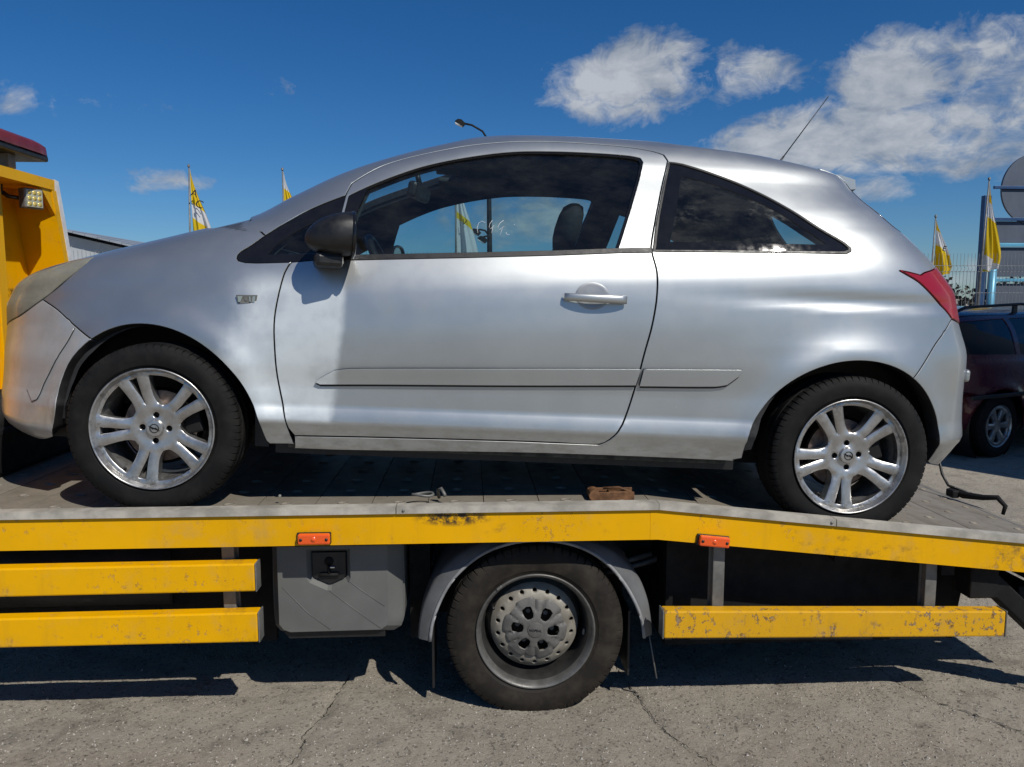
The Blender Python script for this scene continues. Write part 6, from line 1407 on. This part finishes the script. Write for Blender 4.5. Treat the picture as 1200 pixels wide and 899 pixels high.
# ---------------------------------------------------------------- parked dark red estate
def make_estate():
    KR = np.array([
     [0.20, 0.80, -2.05, 2.02, 4, 4], [0.30, 0.86, -2.12, 2.10, 3.8, 4], [0.5, 0.88, -2.18, 2.15, 3.6, 4], [0.70, 0.89, -2.15, 2.14, 3.4, 4], [0.82, 0.88, -1.95, 2.12, 3.4, 4], [0.92, 0.86, -1.4, 2.10, 3.6, 4.2],
     [0.98, 0.83, -1.15, 2.08, 4.4, 4.4], [1.12, 0.78, -0.92, 2.04, 5, 5], [1.27, 0.70, -0.62, 1.94, 5, 5], [1.38, 0.62, -0.35, 1.84, 4.6, 4.6], [1.43, 0.45, 0.0, 1.70, 4, 4], [1.455, 0.25, 0.3, 1.4, 3, 3], [1.465, 0.004, 0.7, 1.0, 3, 3]])
    class SR(Surf):
        def kk(s, z): return 0*z
        def off(s, x, z):
            o = 0*x
            for ax in (-1.32, 1.32): o = o+.02*np.exp(-((np.hypot(x-ax, z-.32)-.37)/.06)**2)
            return o
    sf = SR(KR); root = empty('parked_estate_car', (5.23+0.10, 7.2, 0), (0, 0, 0))
    tag(root, 'dark red estate car with roof rails parked in shade at the right', 'car')
    B2 = Body(sf, root, 0.07)
    RP = simple('dark_red_car_paint', (0.085, 0.006, 0.012), .3, .4, .1, 4, coat=1.0)
    def arcp(cx0): return [(cx0+.375*math.cos(math.pi-math.pi*i/14), .30+.375*math.sin(math.pi-math.pi*i/14)) for i in range(15)]
    T_ = B2.T
    wins = [[(-0.95, 0.98), (-0.60, 1.20), (-0.25, 1.32), (0.05, 1.36), (0.05, .99)], [(0.10, .99), (0.10, 1.365), (0.95, 1.35), (0.98, 1.00)], [(1.04, 1.00), (1.02, 1.35), (1.66, 1.32), (1.92, 1.02)]]
    loop = [(-2.85, T_(.21))]+B2.dom([(-1.72, .22)], smooth=False)+B2.dom(arcp(-1.32), smooth=False)+B2.dom([(-0.9, .23), (0.9, .23)], smooth=False)+B2.dom(arcp(1.32), smooth=False)+[(2.4, T_(.24)), (2.85, T_(.24)), (2.85, sf.T[-1]-.003), (-2.85, sf.T[-1]-.003)]
    B2.panel('body', loop, [B2.dom(w_, smooth=False) for w_ in wins], RP, sides='both', gap=0, flange=.02, res=.05)
    GB = simple('dark_tinted_glass', (0.006, 0.007, 0.009), .06, 0, .1, 3)
    for w_ in wins: B2.panel('side_window', B2.dom(w_, smooth=False), (), GB, sides='pair', gap=.002, flange=0, off=-.008, res=.05)
    for w_, nm in (([(-2.85, T_(1.0)), (-2.3, T_(1.0)), (-2.25, T_(1.3)), (-2.85, T_(1.38))], 'windscreen'), ([(2.85, T_(1.05)), (2.3, T_(1.05)), (2.25, T_(1.3)), (2.85, T_(1.32))], 'rear_window')):
        B2.panel(nm, w_, (), GB, sides='both', gap=0, flange=0.01, off=.004, res=.05)
    B2.panel('tail_lamp', [(2.0, T_(.75)), (2.35, T_(.75)), (2.2, T_(1.15)), (2.05, T_(1.15))], (), RED_LENS, sides='pair', gap=0, flange=.01, off=.005, res=.05)
    for sgn in (-1, 1):
        MB().tube([(-0.2, .56*sgn, 1.38), (-0.05, .57*sgn, 1.455), (0.6, .57*sgn, 1.49), (1.50, .56*sgn, 1.46), (1.80, .55*sgn, 1.37)], 0.016, 6).build('roof_rail', BLACK, root)
        MB().box(0.66, 0.72, .56*sgn-.012, .56*sgn+.012, 1.40, 1.49).build('rail_foot', BLACK, root)
        MB().box(-2.0, 1.85, .90*sgn-.012, .90*sgn+.012, .60, .64, .006).build('rubbing_strip', BLACK, root)
        for hx_ in (-0.02, 0.86): MB().box(hx_-.09, hx_+.03, .868*sgn-.02, .868*sgn+.02, .90, .935, .008).build('door_handle', RP, root)
    MB().box(-1.9, 1.9, -.6, .6, .2, .45).build('floor_pan', BLACK, root)
    rt_m = tyre_mesh(.315, .205, .19, 24)
    hs = []
    for k in range(6):
        a = R(60*k+30); hs.append(smooth_pts(arc_poly([(0.06, a-R(12)), (0.06, a+R(12)), (0.165, a+R(19)), (0.172, a), (0.165, a-R(19))]), corner=50))
    wf = plate_mesh(circle(.195, 48), hs, lambda r_, a: -.075-.01*min(1, r_/.15), .03, 'rim_face', step=.02)
    for x in (-1.32, 1.32):
        for sgn in (-1, 1):
            w = empty('wheel', (x, .76*sgn, .312), (0, 0, 0 if sgn < 0 else math.pi), root); mk('tyre', rt_m, RUBBER, w); mk('rim', wf, ALLOY, w)
            MB().lathe([(.209, -.095), (.20, -.09), (.19, -.06), (.18, .05)], 40).build('rim_barrel', ALLOY, w)
            MB().lathe([(0, .0), (.185, .0)], 24).build('hub_shadow_plate', BLACK, w)
            L = MB(); L.lathe([(0.385, -0.04), (0.385, .25), (0.02, .25)], 24, (0, 0, 0)); L.build('wheel_housing', BLACK, w)
    return root
est = make_estate()
ea = R(204); est.rotation_euler = (0, 0, ea)
# the tail points left; its near rear wheel stands beside the silver car's bumper
wl_loc = Vector((1.32, 0.85, 0)); tgt = Vector((5.14, 7.12, 0))
est.rotation_euler = (0, 0, ea); rot_ = Matrix.Rotation(ea, 3, 'Z'); est.location = tgt-rot_ @ wl_loc
# ---------------------------------------------------------------- unseen box lorry beyond the right edge, added to shade the red car
shade_caster = empty('shade_lorry', (8.75, 5.75, 0), (0, 0, R(8))); tag(shade_caster, 'tall unseen white box lorry added beyond the right edge to shade the dark red estate car', 'lorry')
MB().box(-2.9, 2.6, -1.1, 1.1, .35, 3.9, .04).build('box_body', WHITEP, shade_caster)
MB().prism([(2.65, .45), (4.4, .45), (4.5, 1.3), (4.3, 2.2), (3.9, 2.9), (2.65, 2.95)], -1.05, 1.05).build('cab', WHITEP, shade_caster)
MB().prism([(3.1, 1.6), (4.0, 1.6), (3.8, 2.4), (3.1, 2.4)], -1.06, 1.06).build('cab_window', GLOSSBLACK, shade_caster)
MB().box(-2.8, 4.2, -.5, .5, .28, .345).build('chassis', DARKM, shade_caster)
for x in (-1.8, 3.5):
    for sgn in (-1, 1):
        w = empty('wheel', (x, .9*sgn, .33), (0, 0, 0 if sgn < 0 else math.pi), shade_caster); mk('tyre', tm, RUBBER, w); MB().lathe([(0, -.06), (.18, -.06), (.22, -.1)], 32).build('rim', STEEL, w)
